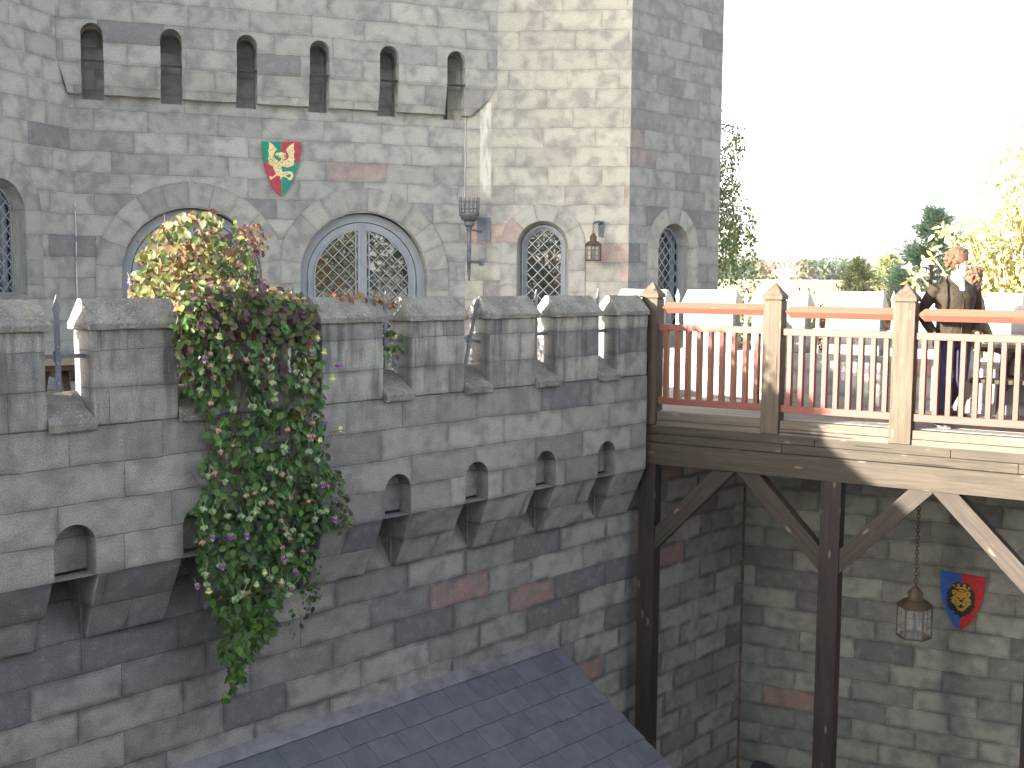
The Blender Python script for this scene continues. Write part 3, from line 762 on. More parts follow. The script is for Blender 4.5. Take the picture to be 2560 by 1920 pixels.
# ================================================================ SLATE ROOF
shed = frame_empty('slate_roofed_shed', FR, 'lean-to with a dark slate roof against the near wall', 'lean-to roof', z=GZ)
SO = Vector((0, 0, GZ))
zf = -3.66; sl = .58; y0 = -LW
x0r, x1r = -4.6, .93
cosr = 1/math.sqrt(1+sl*sl)
def rp_(x, t, lift=0):  # t = distance down the slope
    return Vector((x, y0 - t*cosr - lift*sl*cosr, zf - t*sl*cosr + lift*cosr))
def slate_mat():
    g = NG('blue grey slate'); o = g.obj()
    at = g.n("ShaderNodeAttribute"); at.attribute_name = 'tint'
    c_ = g.mix(g.ss(g.noise(o, 6, 4, .6), .3, .7), (.118, .125, .150), (.092, .099, .122))
    c_ = g.mix(g.ss(g.noise(o, 25, 4, .7), .62, .75, 0, .3), c_, (.13, .14, .17))
    c_ = g.mix(g.ss(g.noise(o, 2.0, 3, .6), .60, .72, 0, .35), c_, (.05, .05, .07))
    c_ = g.mix(g.ss(g.noise(o, 17, 4, .75), .64, .72, 0, .6), c_, (.17, .18, .12))
    c_ = g.mix(1.0, c_, at.outputs["Color"], 'MULTIPLY')
    return g.fin(c_, .55, g.bump(g.noise(o, 45, 4, .6), .003, .6), spec=.35)
m = MB(); m.cols = []
ex = .25; sw = .30; th = .007; t = .10; row = 0
while t < 4.4:
    xx = x0r + (sw/2 if row % 2 else 0) - (sw if row % 2 else 0)
    while xx < x1r:
        a = max(x0r, xx)+.0016; b = min(x1r, xx+sw)-.0016
        if b-a > .03:
            jt = rnd.uniform(-.004, .004) if rnd.random() > .06 else rnd.uniform(-.012, .016); l2 = th*2.2+rnd.uniform(0, .003)
            T0, T1 = t-.03, t+ex+jt
            P = [rp_(a, T1, l2-th), rp_(b, T1, l2-th), rp_(b, T0, -.001), rp_(a, T0, -.001), rp_(a, T1, l2), rp_(b, T1, l2), rp_(b, T0, th-.001), rp_(a, T0, th-.001)]
            m.hexa(P); v_ = rnd.uniform(.93, 1.10); m.cols += [(v_, v_, v_*rnd.uniform(.97, 1.04))]*8
        xx += sw
    t += ex; row += 1
m.build('slates', slate_mat(), shed, off=SO, weld=False)
m = MB()
m.hexa([rp_(x0r, .10, .016), rp_(x1r, .10, .016), rp_(x1r, 0, .012), rp_(x0r, 0, .012), rp_(x0r, .10, .02), rp_(x1r, .10, .02), (x1r, y0-.004, zf+.05), (x0r, y0-.004, zf+.05)], n=.08, jit=.004, sc=4)
m.build('flashing', plain_mat('lead flashing', (.20, .205, .23), .6, .1, .45, 4), shed, off=SO)
m = MB(); # roof boards and shed walls under it
m.hexa([rp_(x0r, 4.4, -.06), rp_(x1r-.01, 4.4, -.06), rp_(x1r-.01, 0, -.06), rp_(x0r, 0, -.06), rp_(x0r, 4.4, -.004), rp_(x1r-.01, 4.4, -.004), rp_(x1r-.01, 0, -.004), rp_(x0r, 0, -.004)])
m.build('roof_boards', M['woodd'], shed, off=SO)
m = MB(); yb = y0-4.3*cosr
m.box(x0r+.2, x1r-.25, yb+.2, y0-.01, GZ, zf-4.3*sl*cosr-.1); m.build('shed_wall', M['woodd'], shed, off=SO)

#@@MORE@@
# ================================================================ SHIELDS
def clip_half(poly, a, b, c):  # keep a*x+b*y <= c
    out = []
    for i in range(len(poly)):
        p, q = poly[i], poly[(i+1) % len(poly)]
        dp, dq = a*p[0]+b*p[1]-c, a*q[0]+b*q[1]-c
        if dp <= 0: out.append(p)
        if dp*dq < 0:
            t = dp/(dp-dq); out.append((p[0]+(q[0]-p[0])*t, p[1]+(q[1]-p[1])*t))
    return out
def painted(name, col, rough=.45, var=.12, brick=None):
    g = NG(name); o = g.obj()
    c_ = g.mix(g.ss(g.noise(o, 22, 3, .6), .4, .7), col, tuple(q*(1-var*2) for q in col))
    x, y, z = g.sep(o)
    rows = g.ss(g.m('ABSOLUTE', g.m('SUBTRACT', g.m('FRACT', g.m('MULTIPLY', z, 50)), .5)), .46, .5)
    c_ = g.mix(g.m('MULTIPLY', rows, .35), c_, tuple(q*.4 for q in col))
    return g.fin(c_, rough, g.bump(rows, -.001, .5), spec=.4)
class Crest:
    def __init__(s, fr, ox, oy, sc, off, origin):
        s.fr, s.ox, s.oy, s.sc, s.off, s.o = fr, ox, oy, sc, off, origin
    def P(s, pts):
        r = []
        for x, y in pts:
            a, b = s.fr.hit(s.ox+x/s.sc, s.oy+y/s.sc, s.off); r.append((a-s.o[0], b-s.o[1]))
        return r
def stroke(m, pts, w, y, mat=None, closed=False):
    n = len(pts)
    for i in range(n if closed else n-1):
        a = Vector((pts[i][0], pts[i][1])); b = Vector((pts[(i+1) % n][0], pts[(i+1) % n][1]))
        d = b-a
        if d.length < 1e-6: continue
        d.normalize(); q = Vector((-d.y, d.x))*w/2; a = a-d*w*.3; b = b+d*w*.3
        m.sheet([[(a.x-q.x, a.y-q.y), (b.x-q.x, b.y-q.y), (b.x+q.x, b.y+q.y), (a.x+q.x, a.y+q.y)]], y, mat)
yel = painted('pale yellow bricks', (.70, .58, .30)); blk = painted('black bricks', (.02, .018, .016)); gold = painted('gold bricks', (.50, .30, .035))
def dragon_shield():
    og = (2.35, 1.33); c = Crest(FA, 650, 345, 10.7, .03, og)
    e = frame_empty('heraldic_shield', FA, 'red and green quartered shield with a yellow winged dragon, above the arched windows', 'shield', x=og[0], y=0, z=og[1])
    out = [(52, 88), (1090, 100), (1085, 300), (1065, 480), (1030, 680), (960, 900), (850, 1180), (740, 1380), (575, 1560), (430, 1440), (290, 1230), (170, 930), (100, 660), (68, 370)]
    red = painted('shield red', (.38, .035, .06)); grn = painted('shield green', (.0, .22, .16))
    y = -.03
    for (hx, hy, mt) in ((1, 1, grn), (-1, 1, red), (1, -1, red), (-1, -1, grn)):
        p = clip_half(out, hx, 0, hx*570); p = clip_half(p, 0, hy, hy*650)
        m = MB(); m.slab(c.P(p), y, -.003); m.build('shield_quarter', mt, e, fixn=True)
    wl = [(205, 100), (300, 135), (380, 215), (455, 320), (400, 365), (372, 440), (375, 510), (430, 570), (500, 605), (430, 690), (345, 760), (330, 740), (260, 720), (225, 680), (240, 610), (205, 555), (240, 470), (235, 390), (205, 330), (240, 290), (240, 150)]
    wr = [(915, 125), (900, 300), (930, 350), (905, 420), (905, 530), (935, 560), (900, 620), (915, 720), (840, 755), (720, 795), (690, 775), (620, 770), (600, 700), (610, 600), (700, 590), (750, 550), (770, 480), (750, 410), (690, 325), (760, 230), (850, 160)]
    hd = [(400, 455), (420, 400), (480, 395), (560, 375), (600, 390), (680, 410), (690, 440), (620, 447), (700, 470), (622, 492), (715, 520), (622, 534), (715, 560), (610, 575), (600, 640), (540, 720), (470, 770), (400, 740), (430, 690), (560, 590), (575, 520), (500, 520), (480, 500), (560, 490), (540, 478), (430, 472)]
    bd = [(345, 740), (430, 690), (600, 680), (600, 760), (575, 800), (590, 880), (620, 912), (740, 892), (830, 890), (892, 950), (890, 1040), (840, 1130), (770, 1130), (740, 1080), (640, 1035), (590, 1050), (560, 1110), (530, 1100), (550, 1040), (480, 1000), (432, 1010), (400, 1050), (340, 1070), (330, 1100), (290, 1120), (250, 1105), (290, 1085), (235, 1045), (265, 1020), (340, 1040), (380, 1000), (430, 965), (400, 900), (370, 850), (350, 790)]
    m = MB()
    for p in (wl, wr, hd, bd): stroke(m, c.P(p), .0030, y-.0006, blk, True)
    for k, p in enumerate((wl, wr, bd, hd)): m.sheet([c.P(p)], y-.0012-.0003*k, yel)
    m.sheet([c.P([(690, 1010), (780, 960), (835, 990), (785, 1065), (740, 1045)])], y-.0028, grn)
    for p in ([(225, 335), (310, 318), (440, 318)], [(700, 325), (840, 330), (920, 355)], [(770, 490), (900, 550)], [(745, 590), (905, 720)], [(675, 610), (680, 700), (700, 770)], [(350, 480), (350, 740)], [(235, 480), (345, 620)],
              [(340, 600), (250, 690)], [(385, 640), (430, 700), (520, 600)], [(605, 450), (605, 620), (450, 760)], [(440, 770), (430, 830)], [(510, 745), (580, 780), (530, 830), (470, 800), (510, 745)], [(430, 880), (490, 920), (530, 860)], [(555, 962), (690, 965), (760, 935)], [(240, 560), (330, 590)]):
        stroke(m, c.P(p), .0034, y-.0030, blk)
    m.build('dragon_emblem', None, e, weld=False)
dragon_shield()
def lion_shield():
    og = (2.52, -3.65); c = Crest(BW, 2330, 1400, 8.733, .03, og)
    e = frame_empty('heraldic_shield', BW, 'blue and red shield with a crowned lion head, on the wall under the bridge', 'shield', x=og[0], y=0, z=og[1])
    out = [(185, 225), (640, 305), (1165, 378), (1150, 640), (1110, 860), (1060, 1010), (960, 1200), (830, 1400), (600, 1555), (440, 1380), (330, 1180), (240, 900), (200, 620), (180, 420)]
    blu = painted('shield blue', (.03, .12, .42)); red = painted('shield bright red', (.48, .02, .025)); y = -.03
    a, b = 1555-305, 650-605   # dividing line from (650,305) to (605,1555)
    for hx, mt in ((1, blu), (-1, red)):
        p = clip_half(out, hx*a, hx*b, hx*(a*650+b*305)); m = MB(); m.slab(c.P(p), y, -.003); m.build('shield_half', mt, e, fixn=True)
    mane = [(430, 510), (500, 500), (580, 470), (640, 530), (740, 500), (860, 580), (870, 660), (930, 720), (950, 780), (925, 810), (965, 855), (930, 880), (945, 940), (920, 980), (950, 1060), (890, 1060), (895, 1130), (840, 1120), (830, 1190), (770, 1180), (735, 1240), (690, 1220), (620, 1270), (570, 1200), (500, 1190), (470, 1110), (390, 1090), (370, 1040), (330, 1000), (345, 950), (310, 960), (330, 890), (300, 870), (340, 820), (300, 790), (350, 760), (300, 720), (350, 700), (320, 650), (390, 640), (400, 600), (440, 580)]
    face = [(440, 650), (480, 635), (540, 660), (570, 700), (650, 705), (720, 710), (760, 680), (830, 700), (850, 760), (820, 805), (800, 815), (860, 900), (830, 930), (860, 970), (800, 1000), (740, 1060), (690, 1110), (640, 1120), (570, 1090), (520, 1010), (490, 960), (440, 930), (410, 890), (440, 870), (410, 830), (500, 760), (450, 750), (435, 700)]
    crown = [(440, 540), (480, 525), (520, 590), (550, 590), (560, 560), (540, 540), (575, 500), (620, 545), (600, 560), (612, 585), (660, 590), (695, 580), (668, 550), (720, 520), (745, 560), (735, 590), (760, 645), (790, 640), (780, 595), (812, 580), (850, 605), (830, 640), (790, 668), (740, 668), (680, 640), (600, 640), (540, 622), (490, 590)]
    m = MB(); m.sheet([c.P(mane)], y-.0006, blk); m.sheet([c.P(face)], y-.0014, gold); m.sheet([c.P(crown)], y-.0014, gold)
    m.sheet([c.P([(562, 668), (612, 650), (680, 655), (715, 675), (700, 698), (600, 690)])], y-.0018, gold)
    for p in ([(535, 795), (600, 830), (625, 850), (590, 855), (545, 830)], [(738, 812), (670, 835), (650, 852), (690, 862), (725, 840)], [(578, 868), (695, 868), (645, 935)], [(560, 1020), (600, 980), (640, 960), (690, 1020), (705, 1045), (650, 1035), (620, 1058), (590, 1035)]):
        m.sheet([c.P(p)], y-.0022, blk)
    for p in ([(500, 865), (528, 895), (515, 940), (550, 990), (590, 1015)], [(775, 905), (738, 925), (752, 965), (700, 1025)], [(480, 680), (525, 710), (488, 745)], [(810, 730), (750, 742), (790, 800)], [(560, 665), (612, 642), (685, 645), (722, 672)]):
        stroke(m, c.P(p), .006, y-.0024, blk)
    m.build('lion_emblem', None, e, weld=False)
lion_shield()

# ================================================================ TORCH BRACKET AND LANTERNS
def chain(m, p, q, link=.035, r=.004):
    p = Vector(p); q = Vector(q); n = max(2, int((q-p).length/(link*.72))); 
    for i in range(n):
        c = p.lerp(q, (i+.5)/n); k = 10; a0 = (i % 2)*math.pi/2
        pts = [c+Vector((math.cos(a0)*math.cos(t)*link*.3, math.sin(a0)*math.cos(t)*link*.3, math.sin(t)*link*.5)) for t in [2*math.pi*j/k for j in range(k+1)]]
        m.path(pts, r, 5)
def torch():
    e = frame_empty('torch_bracket', FB, 'iron fire basket on a long shaft, fixed beside the fully visible arched window', 'torch bracket', x=.08, y=0, z=0)
    cy = -.27; cx = 0
    m = MB(); n = 14
    for i in range(n):
        t = 2*math.pi*i/n
        pts = [(cx+math.cos(t)*r, cy+math.sin(t)*r, z) for r, z in ((.055, .735), (.095, .765), (.12, .82), (.125, .90), (.13, 1.04))]
        m.path(pts, [.007, .007, .0065, .006, .005], 6)
    for z, r in ((.895, .126), (.985, .129)):
        m.path([(cx+math.cos(2*math.pi*i/24)*r, cy+math.sin(2*math.pi*i/24)*r, z) for i in range(25)], .004, 5)
    m.build('basket_bars', M['steel'], e)
    m = MB(); m.lathe([(.0, .745), (.05, .74), (.095, .765), (.118, .82), (.120, .855), (.112, .855), (.10, .80), (0, .78)], (cx, cy, 0), 20); m.build('basket_bowl', M['steel'], e, smooth=True)
    m = MB(); m.lathe([(0, .665), (.045, .67), (.062, .695), (.066, .735), (.05, .745), (0, .745)], (cx, cy, 0), 18); m.build('collar', M['steel'], e, smooth=True)
    m = MB(); m.lathe([(.034, .665), (.034, .625), (.027, .62), (.029, .60), (.026, .25), (.030, .248), (.030, .222), (.024, .22), (.022, .10), (.014, .03), (.018, .028), (.012, .0), (0, -.005)], (cx, cy, 0), 14); m.build('shaft', M['steel'], e, smooth=True)
    m = MB(); m.box(.06, .235, -.016, 0, .50, .80); m.build('wall_plate', M['iron'], e, bevel=.003)
    m = MB(); m.tube((cx, cy, .64), (.12, -.01, .625), .012, .016, 8); m.tube((cx, cy, .235), (.11, -.01, .235), .018, .02, 8); m.box(.085, .15, -.018, 0, .19, .28); m.build('bracket_arm', M['iron'], e, bevel=.002)
    for x, z in ((.16, .745), (.16, .555)):
        m = MB(); m.tube((x, -.016, z), (x, -.022, z), .013, n=8); m.build('bolt', M['steel'], e)
torch()
def lantern_body(e, cx, cy, zt, w, h, n=6, mat='copper', roof=.10, rot=0.0, neck=.35):
    """cap, body frame with glass and candle; zt = eave height"""
    m = MB(); m.lathe([(w*.98/2*1.04, zt-.006), (w/2*1.06, zt), (w/2*.72, zt+roof*.35), (w*.5*neck*1.05, zt+roof*.45), (w*.5*neck, zt+roof*.85), (w*.5*neck*1.15, zt+roof*.87), (w*.5*neck*.9, zt+roof*1.05), (w*.08, zt+roof*1.35), (0, zt+roof*1.38)], (cx, cy, 0), 24 if n > 4 else 24, rot=rot)
    m.build('lantern_cap', M[mat], e)
    m = MB(); P = [(cx+math.cos(2*math.pi*i/n+rot)*w/2, cy+math.sin(2*math.pi*i/n+rot)*w/2) for i in range(n)]
    for i in range(n):
        a, b = P[i], P[(i+1) % n]
        m.bar((a[0], a[1], zt-h), (a[0], a[1], zt), .014, .014)
        for z in (zt-h+.006, zt-.012): m.bar((a[0], a[1], z), (b[0], b[1], z), .012, .016)
        for f in (.33, .66): m.bar((a[0], a[1], zt-h*f), (b[0], b[1], zt-h*f), .004, .004)
        mid = ((a[0]+b[0])/2, (a[1]+b[1])/2); m.bar((mid[0], mid[1], zt-h), (mid[0], mid[1], zt), .004, .004)
    m.build('lantern_frame', M[mat], e)
    m = MB()
    for i in range(n):
        a, b = P[i], P[(i+1) % n]; q = .96
        a = (cx+(a[0]-cx)*q, cy+(a[1]-cy)*q); b = (cx+(b[0]-cx)*q, cy+(b[1]-cy)*q)
        m.face([(a[0], a[1], zt-h), (b[0], b[1], zt-h), (b[0], b[1], zt), (a[0], a[1], zt)])
    m.build('lantern_glass', M['lglass'], e)
    m = MB(); m.lathe([(0, zt-h), (w*.44, zt-h), (w*.44, zt-h+.012), (w*.15, zt-h+.02), (.022, zt-h+.03), (.02, zt-h*.35), (.014, zt-h*.28), (0, zt-h*.25)], (cx, cy, 0), 14); m.build('candle_holder', plain_mat('grey candle tube', (.10, .105, .10), .4), e, smooth=True)
e = frame_empty('wall_lantern', FB, 'small caged lantern on a curved iron arm, right of the narrow tower window', 'lantern', x=1.64, y=0, z=0)
m = MB(); m.hexa([(.055, -.02, .56), (.105, -.02, .56), (.105, 0, .56), (.055, 0, .56), (.04, -.02, .76), (.12, -.02, .76), (.12, 0, .76), (.04, 0, .76)]); m.path([(.08, -.02, .73), (.07, -.09, .745), (.03, -.18, .735), (.0, -.22, .72), (0, -.22, .69)], [.022, .018, .014, .012, .01], 8)
m.path([(.08, -.02, .60), (.075, -.05, .66), (.06, -.10, .72)], .008, 6); m.build('wall_arm', M['steel'], e, bevel=.002)
m = MB(); chain(m, (0, -.22, .70), (0, -.22, .60), .04, .004); m.build('chain', M['steel'], e)
lantern_body(e, 0, -.22, .455, .20, .20, 6, 'copper', .105, R(20), .42)
e = frame_empty('hanging_lantern', BR, 'six sided copper lantern hanging on a long chain under the bridge', 'lantern', x=2.665, y=.45, z=-3.415)
m = MB(); chain(m, (.0, 0, .40), (.0, 0, 1.48), .05, .0045); chain(m, (-.04, 0, .36), (.0, 0, .42), .04, .004)
m.build('chain', plain_mat('rusty chain', (.10, .065, .05), .7, .4), e)
lantern_body(e, 0, 0, .245, .325, .32, 6, 'copper', .135, R(12), .42)
e = frame_empty('hooded_lamp', BR, 'metal hooded lamp at the right edge, behind the sunlit bridge brace', 'lamp', x=3.70, y=.30, z=-2.45)
m = MB(); m.lathe([(.0, .12), (.03, .11), (.05, .06), (.12, -.01), (.125, -.025), (.11, -.02), (.0, .03)], (.02, 0, 0), 18); m.build('hood', plain_mat('dull zinc', (.34, .37, .36), .4, .6), e, smooth=True)
m = MB(); m.path([(.02, 0, .11), (.03, .05, .22), (.10, .10, .30), (.12, .14, .40)], .012, 8); m.build('lamp_arm', M['steel'], e)
m = MB(); m.lathe([(0, -.09), (.03, -.08), (.045, -.04), (.03, .0), (0, .01)], (.02, 0, 0), 12); m.build('bulb', M['lglass'], e, smooth=True)

# ================================================================ WALKWAY FURNITURE
def picnic(label, fr, x, y, L=1.6, rz=0):
    e = frame_empty('picnic_table', fr, label, 'picnic table', x=x, y=y, z=DZ); e.rotation_euler.z = fr.rz+rz
    for k in range(4):
        m = MB(); m.box(-L/2, L/2, -.33+k*.168, -.33+k*.168+.155, .70, .742, n=.4, jit=.001); m.build('table_plank', M['wood'], e, bevel=.004)
    for s_ in (-1, 1):
        for q in (0, 1):
            m = MB(); y0_ = s_*.70-.13+q*.135; m.box(-L/2, L/2, y0_, y0_+.125, .42, .46); m.build('bench_plank', M['wood'], e, bevel=.004)
    for x_ in (-L/2+.25, L/2-.25):
        m = MB(); m.bar((x_, -.62, .0), (x_, -.2, .70), .05, .1); m.bar((x_, .62, .0), (x_, .2, .70), .05, .1); m.box(x_-.025+.05, x_+.025+.05, -.8, .8, .34, .42); m.box(x_-.025+.05, x_+.025+.05, -.33, .33, .62, .70); m.build('trestle', M['woodd'], e)
    return e
picnic('dark picnic table on the walkway, seen through the gap left of the lit merlon', FR, -4.35, 1.25, 1.7, R(-8))
picnic('dark picnic table on the bridge deck behind the rightmost railing', BR, 3.75, 1.45, 1.5, R(4))
e = frame_empty('bench', FR, 'wooden bench with a single back board on the walkway at the far left', 'bench', x=-4.75, y=2.35, z=DZ)
m = MB(); m.hexa([(-.9, 0, .84), (.9, 0, .84), (.9, .04, .84), (-.9, .04, .84), (-.9, 0, .95), (.9, 0, .90), (.9, .04, .90), (-.9, .04, .95)]); m.build('backrest', M['curb'], e, bevel=.005)
m = MB(); m.box(-.9, .9, -.42, -.04, .42, .46); m.build('seat', M['curb'], e, bevel=.005)
for x_ in (-.6, .6):
    m = MB(); m.box(x_-.03, x_+.03, -.40, -.34, 0, .42); m.build('leg', M['woodd'], e); m = MB(); m.box(x_-.03, x_+.03, .041, .09, 0, .92); m.box(x_-.03, x_+.03, -.34, .041, .36, .42); m.build('leg', M['woodd'], e)
v = QP.w(-.42, -.35, DZ); e = MB(); e.box(-.16, .16, -.11, .11, 0, .13, n=.05, jit=.006)
o = e.build('stone_block', plain_mat('white stone', (.55, .55, .52), .8), bevel=.012); o.location = v; o.rotation_euler.z = QP.rz
tag(o, 'low white block on the paving behind the first red balusters', 'stone block')
# round rim in the courtyard corner
cv = BW.w(.10, -.52, GZ); e = empty('round_tub', cv, 0, 'dark round tub in the shaded corner below the bridge, only its rim in view', 'tub')
m = MB(); m.lathe([(.50, 0), (.58, .25), (.60, .56), (.60, .60), (.585, .615), (.54, .615), (.53, .59), (.52, .40), (0, .38)], (0, 0, 0), 40); m.build('tub_body', plain_mat('dark tub', (.05, .055, .055), .6), e, smooth=True)
m = MB(); m.lathe([(.604, .42), (.612, .42), (.612, .46), (.604, .46)], (0, 0, 0), 40); m.build('hoop', M['steel'], e)

# ================================================================ PLANTS
def leaf_mat(name, col, trans=.35, rough=.5):
    g = NG(name); at = g.n("ShaderNodeAttribute"); at.attribute_name = 'tint'
    c_ = g.mix(1.0, (*col, 1), at.outputs["Color"], 'MULTIPLY') if col else at.outputs["Color"]
    g.put(g.b.inputs["Base Color"], c_); g.b.inputs["Roughness"].default_value = rough; g.b.inputs["Specular IOR Level"].default_value = .35
    tr = g.n("ShaderNodeBsdfTranslucent"); g.put(tr.inputs[0], c_)
    mx = g.n("ShaderNodeMixShader"); mx.inputs[0].default_value = trans
    g.t.links.new(g.b.outputs[0], mx.inputs[1]); g.t.links.new(tr.outputs[0], mx.inputs[2]); g.t.links.new(mx.outputs[0], g.out.inputs[0])
    return g.mat
M['leaf'] = leaf_mat('leaf', None)
def inpoly(x, y, P):
    c = False; j = len(P)-1
    for i in range(len(P)):
        if (P[i][1] > y) != (P[j][1] > y) and x < (P[j][0]-P[i][0])*(y-P[i][1])/(P[j][1]-P[i][1])+P[i][0]: c = not c
        j = i
    return c
def add_leaf(m, p, n, t, L, W, col, fold=.25, curl=.15):
    """oval leaf, base p, tip direction t, facing n; six faces folded on the midrib"""
    n = n.normalized(); t = (t - n*t.dot(n))
    if t.length < 1e-4: t = Vector((1, 0, 0)) - n*n.x
    t.normalize(); s = n.cross(t)
    V = []
    for f, wv in ((0, 0), (.3, .9), (.65, 1.0), (1.0, 0.0)):
        dn = -curl*L*f*f
        V.append((f, wv, dn))
    vs = [p, p+t*L*.3+n*V[1][2]-n*0, p+t*L*.65+n*V[2][2], p+t*L+n*V[3][2]]
    l = [vs[1]+s*W*.5*V[1][1]+n*fold*W*.5, vs[2]+s*W*.45*V[2][1]+n*fold*W*.45]
    r = [vs[1]-s*W*.5*V[1][1]+n*fold*W*.5, vs[2]-s*W*.45*V[2][1]+n*fold*W*.45]
    b = len(m.v); m.v += vs+l+r
    for f in ((0, 4, 1), (1, 4, 5, 2), (2, 5, 3), (0, 1, 6), (1, 2, 7, 6), (2, 3, 7)):
        m.f.append([b+i for i in f]); m.m.append(0)
    m.cols += [col]*8
def rv(a=1.0): return Vector((rnd.uniform(-a, a), rnd.uniform(-a, a), rnd.uniform(-a, a)))
def vary(c, a=.3):
    k = rnd.uniform(1-a, 1+a); return (c[0]*k, c[1]*k*rnd.uniform(.93, 1.07), c[2]*k)
vine = frame_empty('climbing_plant', FR, 'large climbing plant with purple cup flowers, trailing over the battlements and down the near wall', 'climbing plant', x=-2.9, z=DZ)
VO = Vector((-2.9, 0, DZ))
front = [(440, 800), (447, 900), (470, 985), (505, 1030), (520, 1100), (500, 1180), (490, 1260), (488, 1330), (500, 1420), (525, 1500), (560, 1560), (548, 1620), (572, 1680), (570, 1720), (545, 1752), (585, 1735), (618, 1660), (650, 1620), (690, 1560), (700, 1500), (760, 1470), (775, 1400), (800, 1370), (828, 1300), (845, 1250), (835, 1200), (815, 1150), (812, 1080), (806, 980), (795, 900), (785, 840), (776, 780), (740, 745), (640, 730), (540, 700), (460, 720)]
holes = [[(588, 925), (615, 910), (625, 960), (620, 1050), (600, 1075), (583, 1010)], [(700, 1500), (720, 1450), (750, 1480), (740, 1560)]]
tail = [(735, 1470), (800, 1400), (800, 1500), (760, 1560), (740, 1600), (720, 1580)]
sidet = [(820, 1160), (850, 1180), (870, 1240), (880, 1310), (850, 1330), (830, 1260)]
mound = [(318, 745), (322, 715), (345, 680), (342, 640), (365, 610), (382, 575), (410, 560), (445, 530), (520, 528), (560, 545), (590, 560), (622, 600), (630, 640), (640, 690), (680, 715), (740, 735), (790, 745), (810, 790), (770, 860), (600, 880), (450, 900), (440, 800), (380, 752)]
sprig = [(780, 745), (830, 728), (870, 722), (930, 735), (990, 748), (985, 765), (900, 770), (830, 765), (790, 780)]
mR = [(590, 560), (660, 560), (690, 600), (640, 650)]
G = [(.09, .19, .05), (.085, .18, .05), (.045, .10, .035), (.12, .20, .06), (.08, .13, .065)]
BZ = [(.13, .09, .045), (.11, .06, .065), (.085, .05, .075), (.15, .15, .06), (.08, .12, .04)]
YG = [(.16, .17, .05), (.20, .18, .075), (.09, .13, .035), (.13, .075, .045), (.24, .21, .11), (.15, .09, .045), (.06, .10, .03)]
m = MB(); m.cols = []
fol = []
def scatter(poly, cnt, y0, y1, pick, Lr=(.045, .085), out=Vector((0, -1, .35)), spread=.75, hole=()):
    xs = [p[0] for p in poly]; ys = [p[1] for p in poly]; k = 0
    while k < cnt:
        x = rnd.uniform(min(xs), max(xs)); y = rnd.uniform(min(ys), max(ys))
        if not inpoly(x, y, poly) or any(inpoly(x, y, h) for h in hole): continue
        if noise.noise(Vector((x*.018, y*.018, 3.3))) < -.30 and rnd.random() < .8: continue
        k += 1; yy = rnd.uniform(y0, y1)
        s_, z_ = FR.hit(x, y, -yy)
        p = Vector((s_, yy, z_))-VO
        n = (out + rv(spread)); t = Vector((rnd.uniform(-.8, .8), rnd.uniform(-.5, .3), rnd.uniform(-1.3, .1)))
        L = rnd.uniform(*Lr); add_leaf(m, p, n, t, L, L*rnd.uniform(.55, .75), vary(pick(x, y)), rnd.uniform(.05, .35), rnd.uniform(0, .3))
def pick_front(x, y):
    k = min(1, max(0, (1020-y)/260.0)) + (.35 if x > 720 and y < 1150 else 0)
    if rnd.random() < k*.6: return rnd.choice(BZ)
    if y > 1480 and rnd.random() < .5: return (.07, .16, .03)
    return rnd.choice(G)
scatter(front, 3100, -.20, .02, pick_front, hole=holes)
scatter(front, 900, -.03, .10, pick_front, Lr=(.06, .09), hole=holes)
scatter(tail, 70, -.12, .05, lambda x, y: rnd.choice(BZ+G), (.03, .055)); scatter(sidet, 150, -.25, -.05, lambda x, y: rnd.choice(BZ+G), (.03, .055))
scatter(mound, 2300, .25, 1.0, lambda x, y: rnd.choice(YG if (x < 560 or rnd.random() < .45) else BZ+G), out=Vector((-.4, -.8, .5)))
scatter([(440, 700), (640, 690), (790, 745), (785, 860), (600, 830), (450, 900)], 900, -.18, .40, lambda x, y: rnd.choice(YG+BZ), out=Vector((-.5, -.6, .8)))
scatter(sprig, 60, .05, .20, lambda x, y: rnd.choice([(.25, .10, .05), (.14, .05, .05), (.28, .22, .08)]), (.04, .06)); scatter(mR, 110, .3, .8, lambda x, y: rnd.choice([(.25, .12, .07), (.12, .05, .06), (.3, .2, .1)]), (.025, .05))
scatter([(955, 830), (985, 820), (1025, 870), (1030, 900), (1000, 925), (960, 905)], 26, .02, .14, lambda x, y: rnd.choice(G+BZ), (.05, .08))
m.build('foliage', M['leaf'], vine, weld=False)
vst = plain_mat('vine stem', (.13, .07, .04), .7)
def stem(pts, r_, n): m = MB(); m.path(pts, r_, n); m.build('stem', vst, vine)
for i in range(46):
    x = rnd.uniform(450, 790); y = rnd.uniform(720, 900); yy = rnd.uniform(-.12, .05); pts = []
    n = rnd.randint(5, 12)
    for j in range(n):
        if not (inpoly(x, y, front)): break
        s_, z_ = FR.hit(x, y, -yy); pts.append(Vector((s_, yy, z_))-VO); x += rnd.uniform(-22, 22); y += rnd.uniform(45, 75); yy = max(-.2, min(.05, yy+rnd.uniform(-.03, .03)))
    if len(pts) > 2: stem(pts, rnd.uniform(.002, .0045), 5)
for i in range(26):   # woody stems rising from the walkway behind the wall
    x0_ = rnd.uniform(-3.5, -2.2); p = Vector((x0_, rnd.uniform(.45, .8), DZ)); q = Vector(FR.hit(rnd.uniform(380, 640), rnd.uniform(540, 720), -.6)); 
    pts = [p.lerp(Vector((q.x, .6, q.y)), f)+rv(.07) for f in (0, .25, .5, .75, 1)]; stem([v-VO for v in pts], [.012, .009, .007, .005, .003], 5)
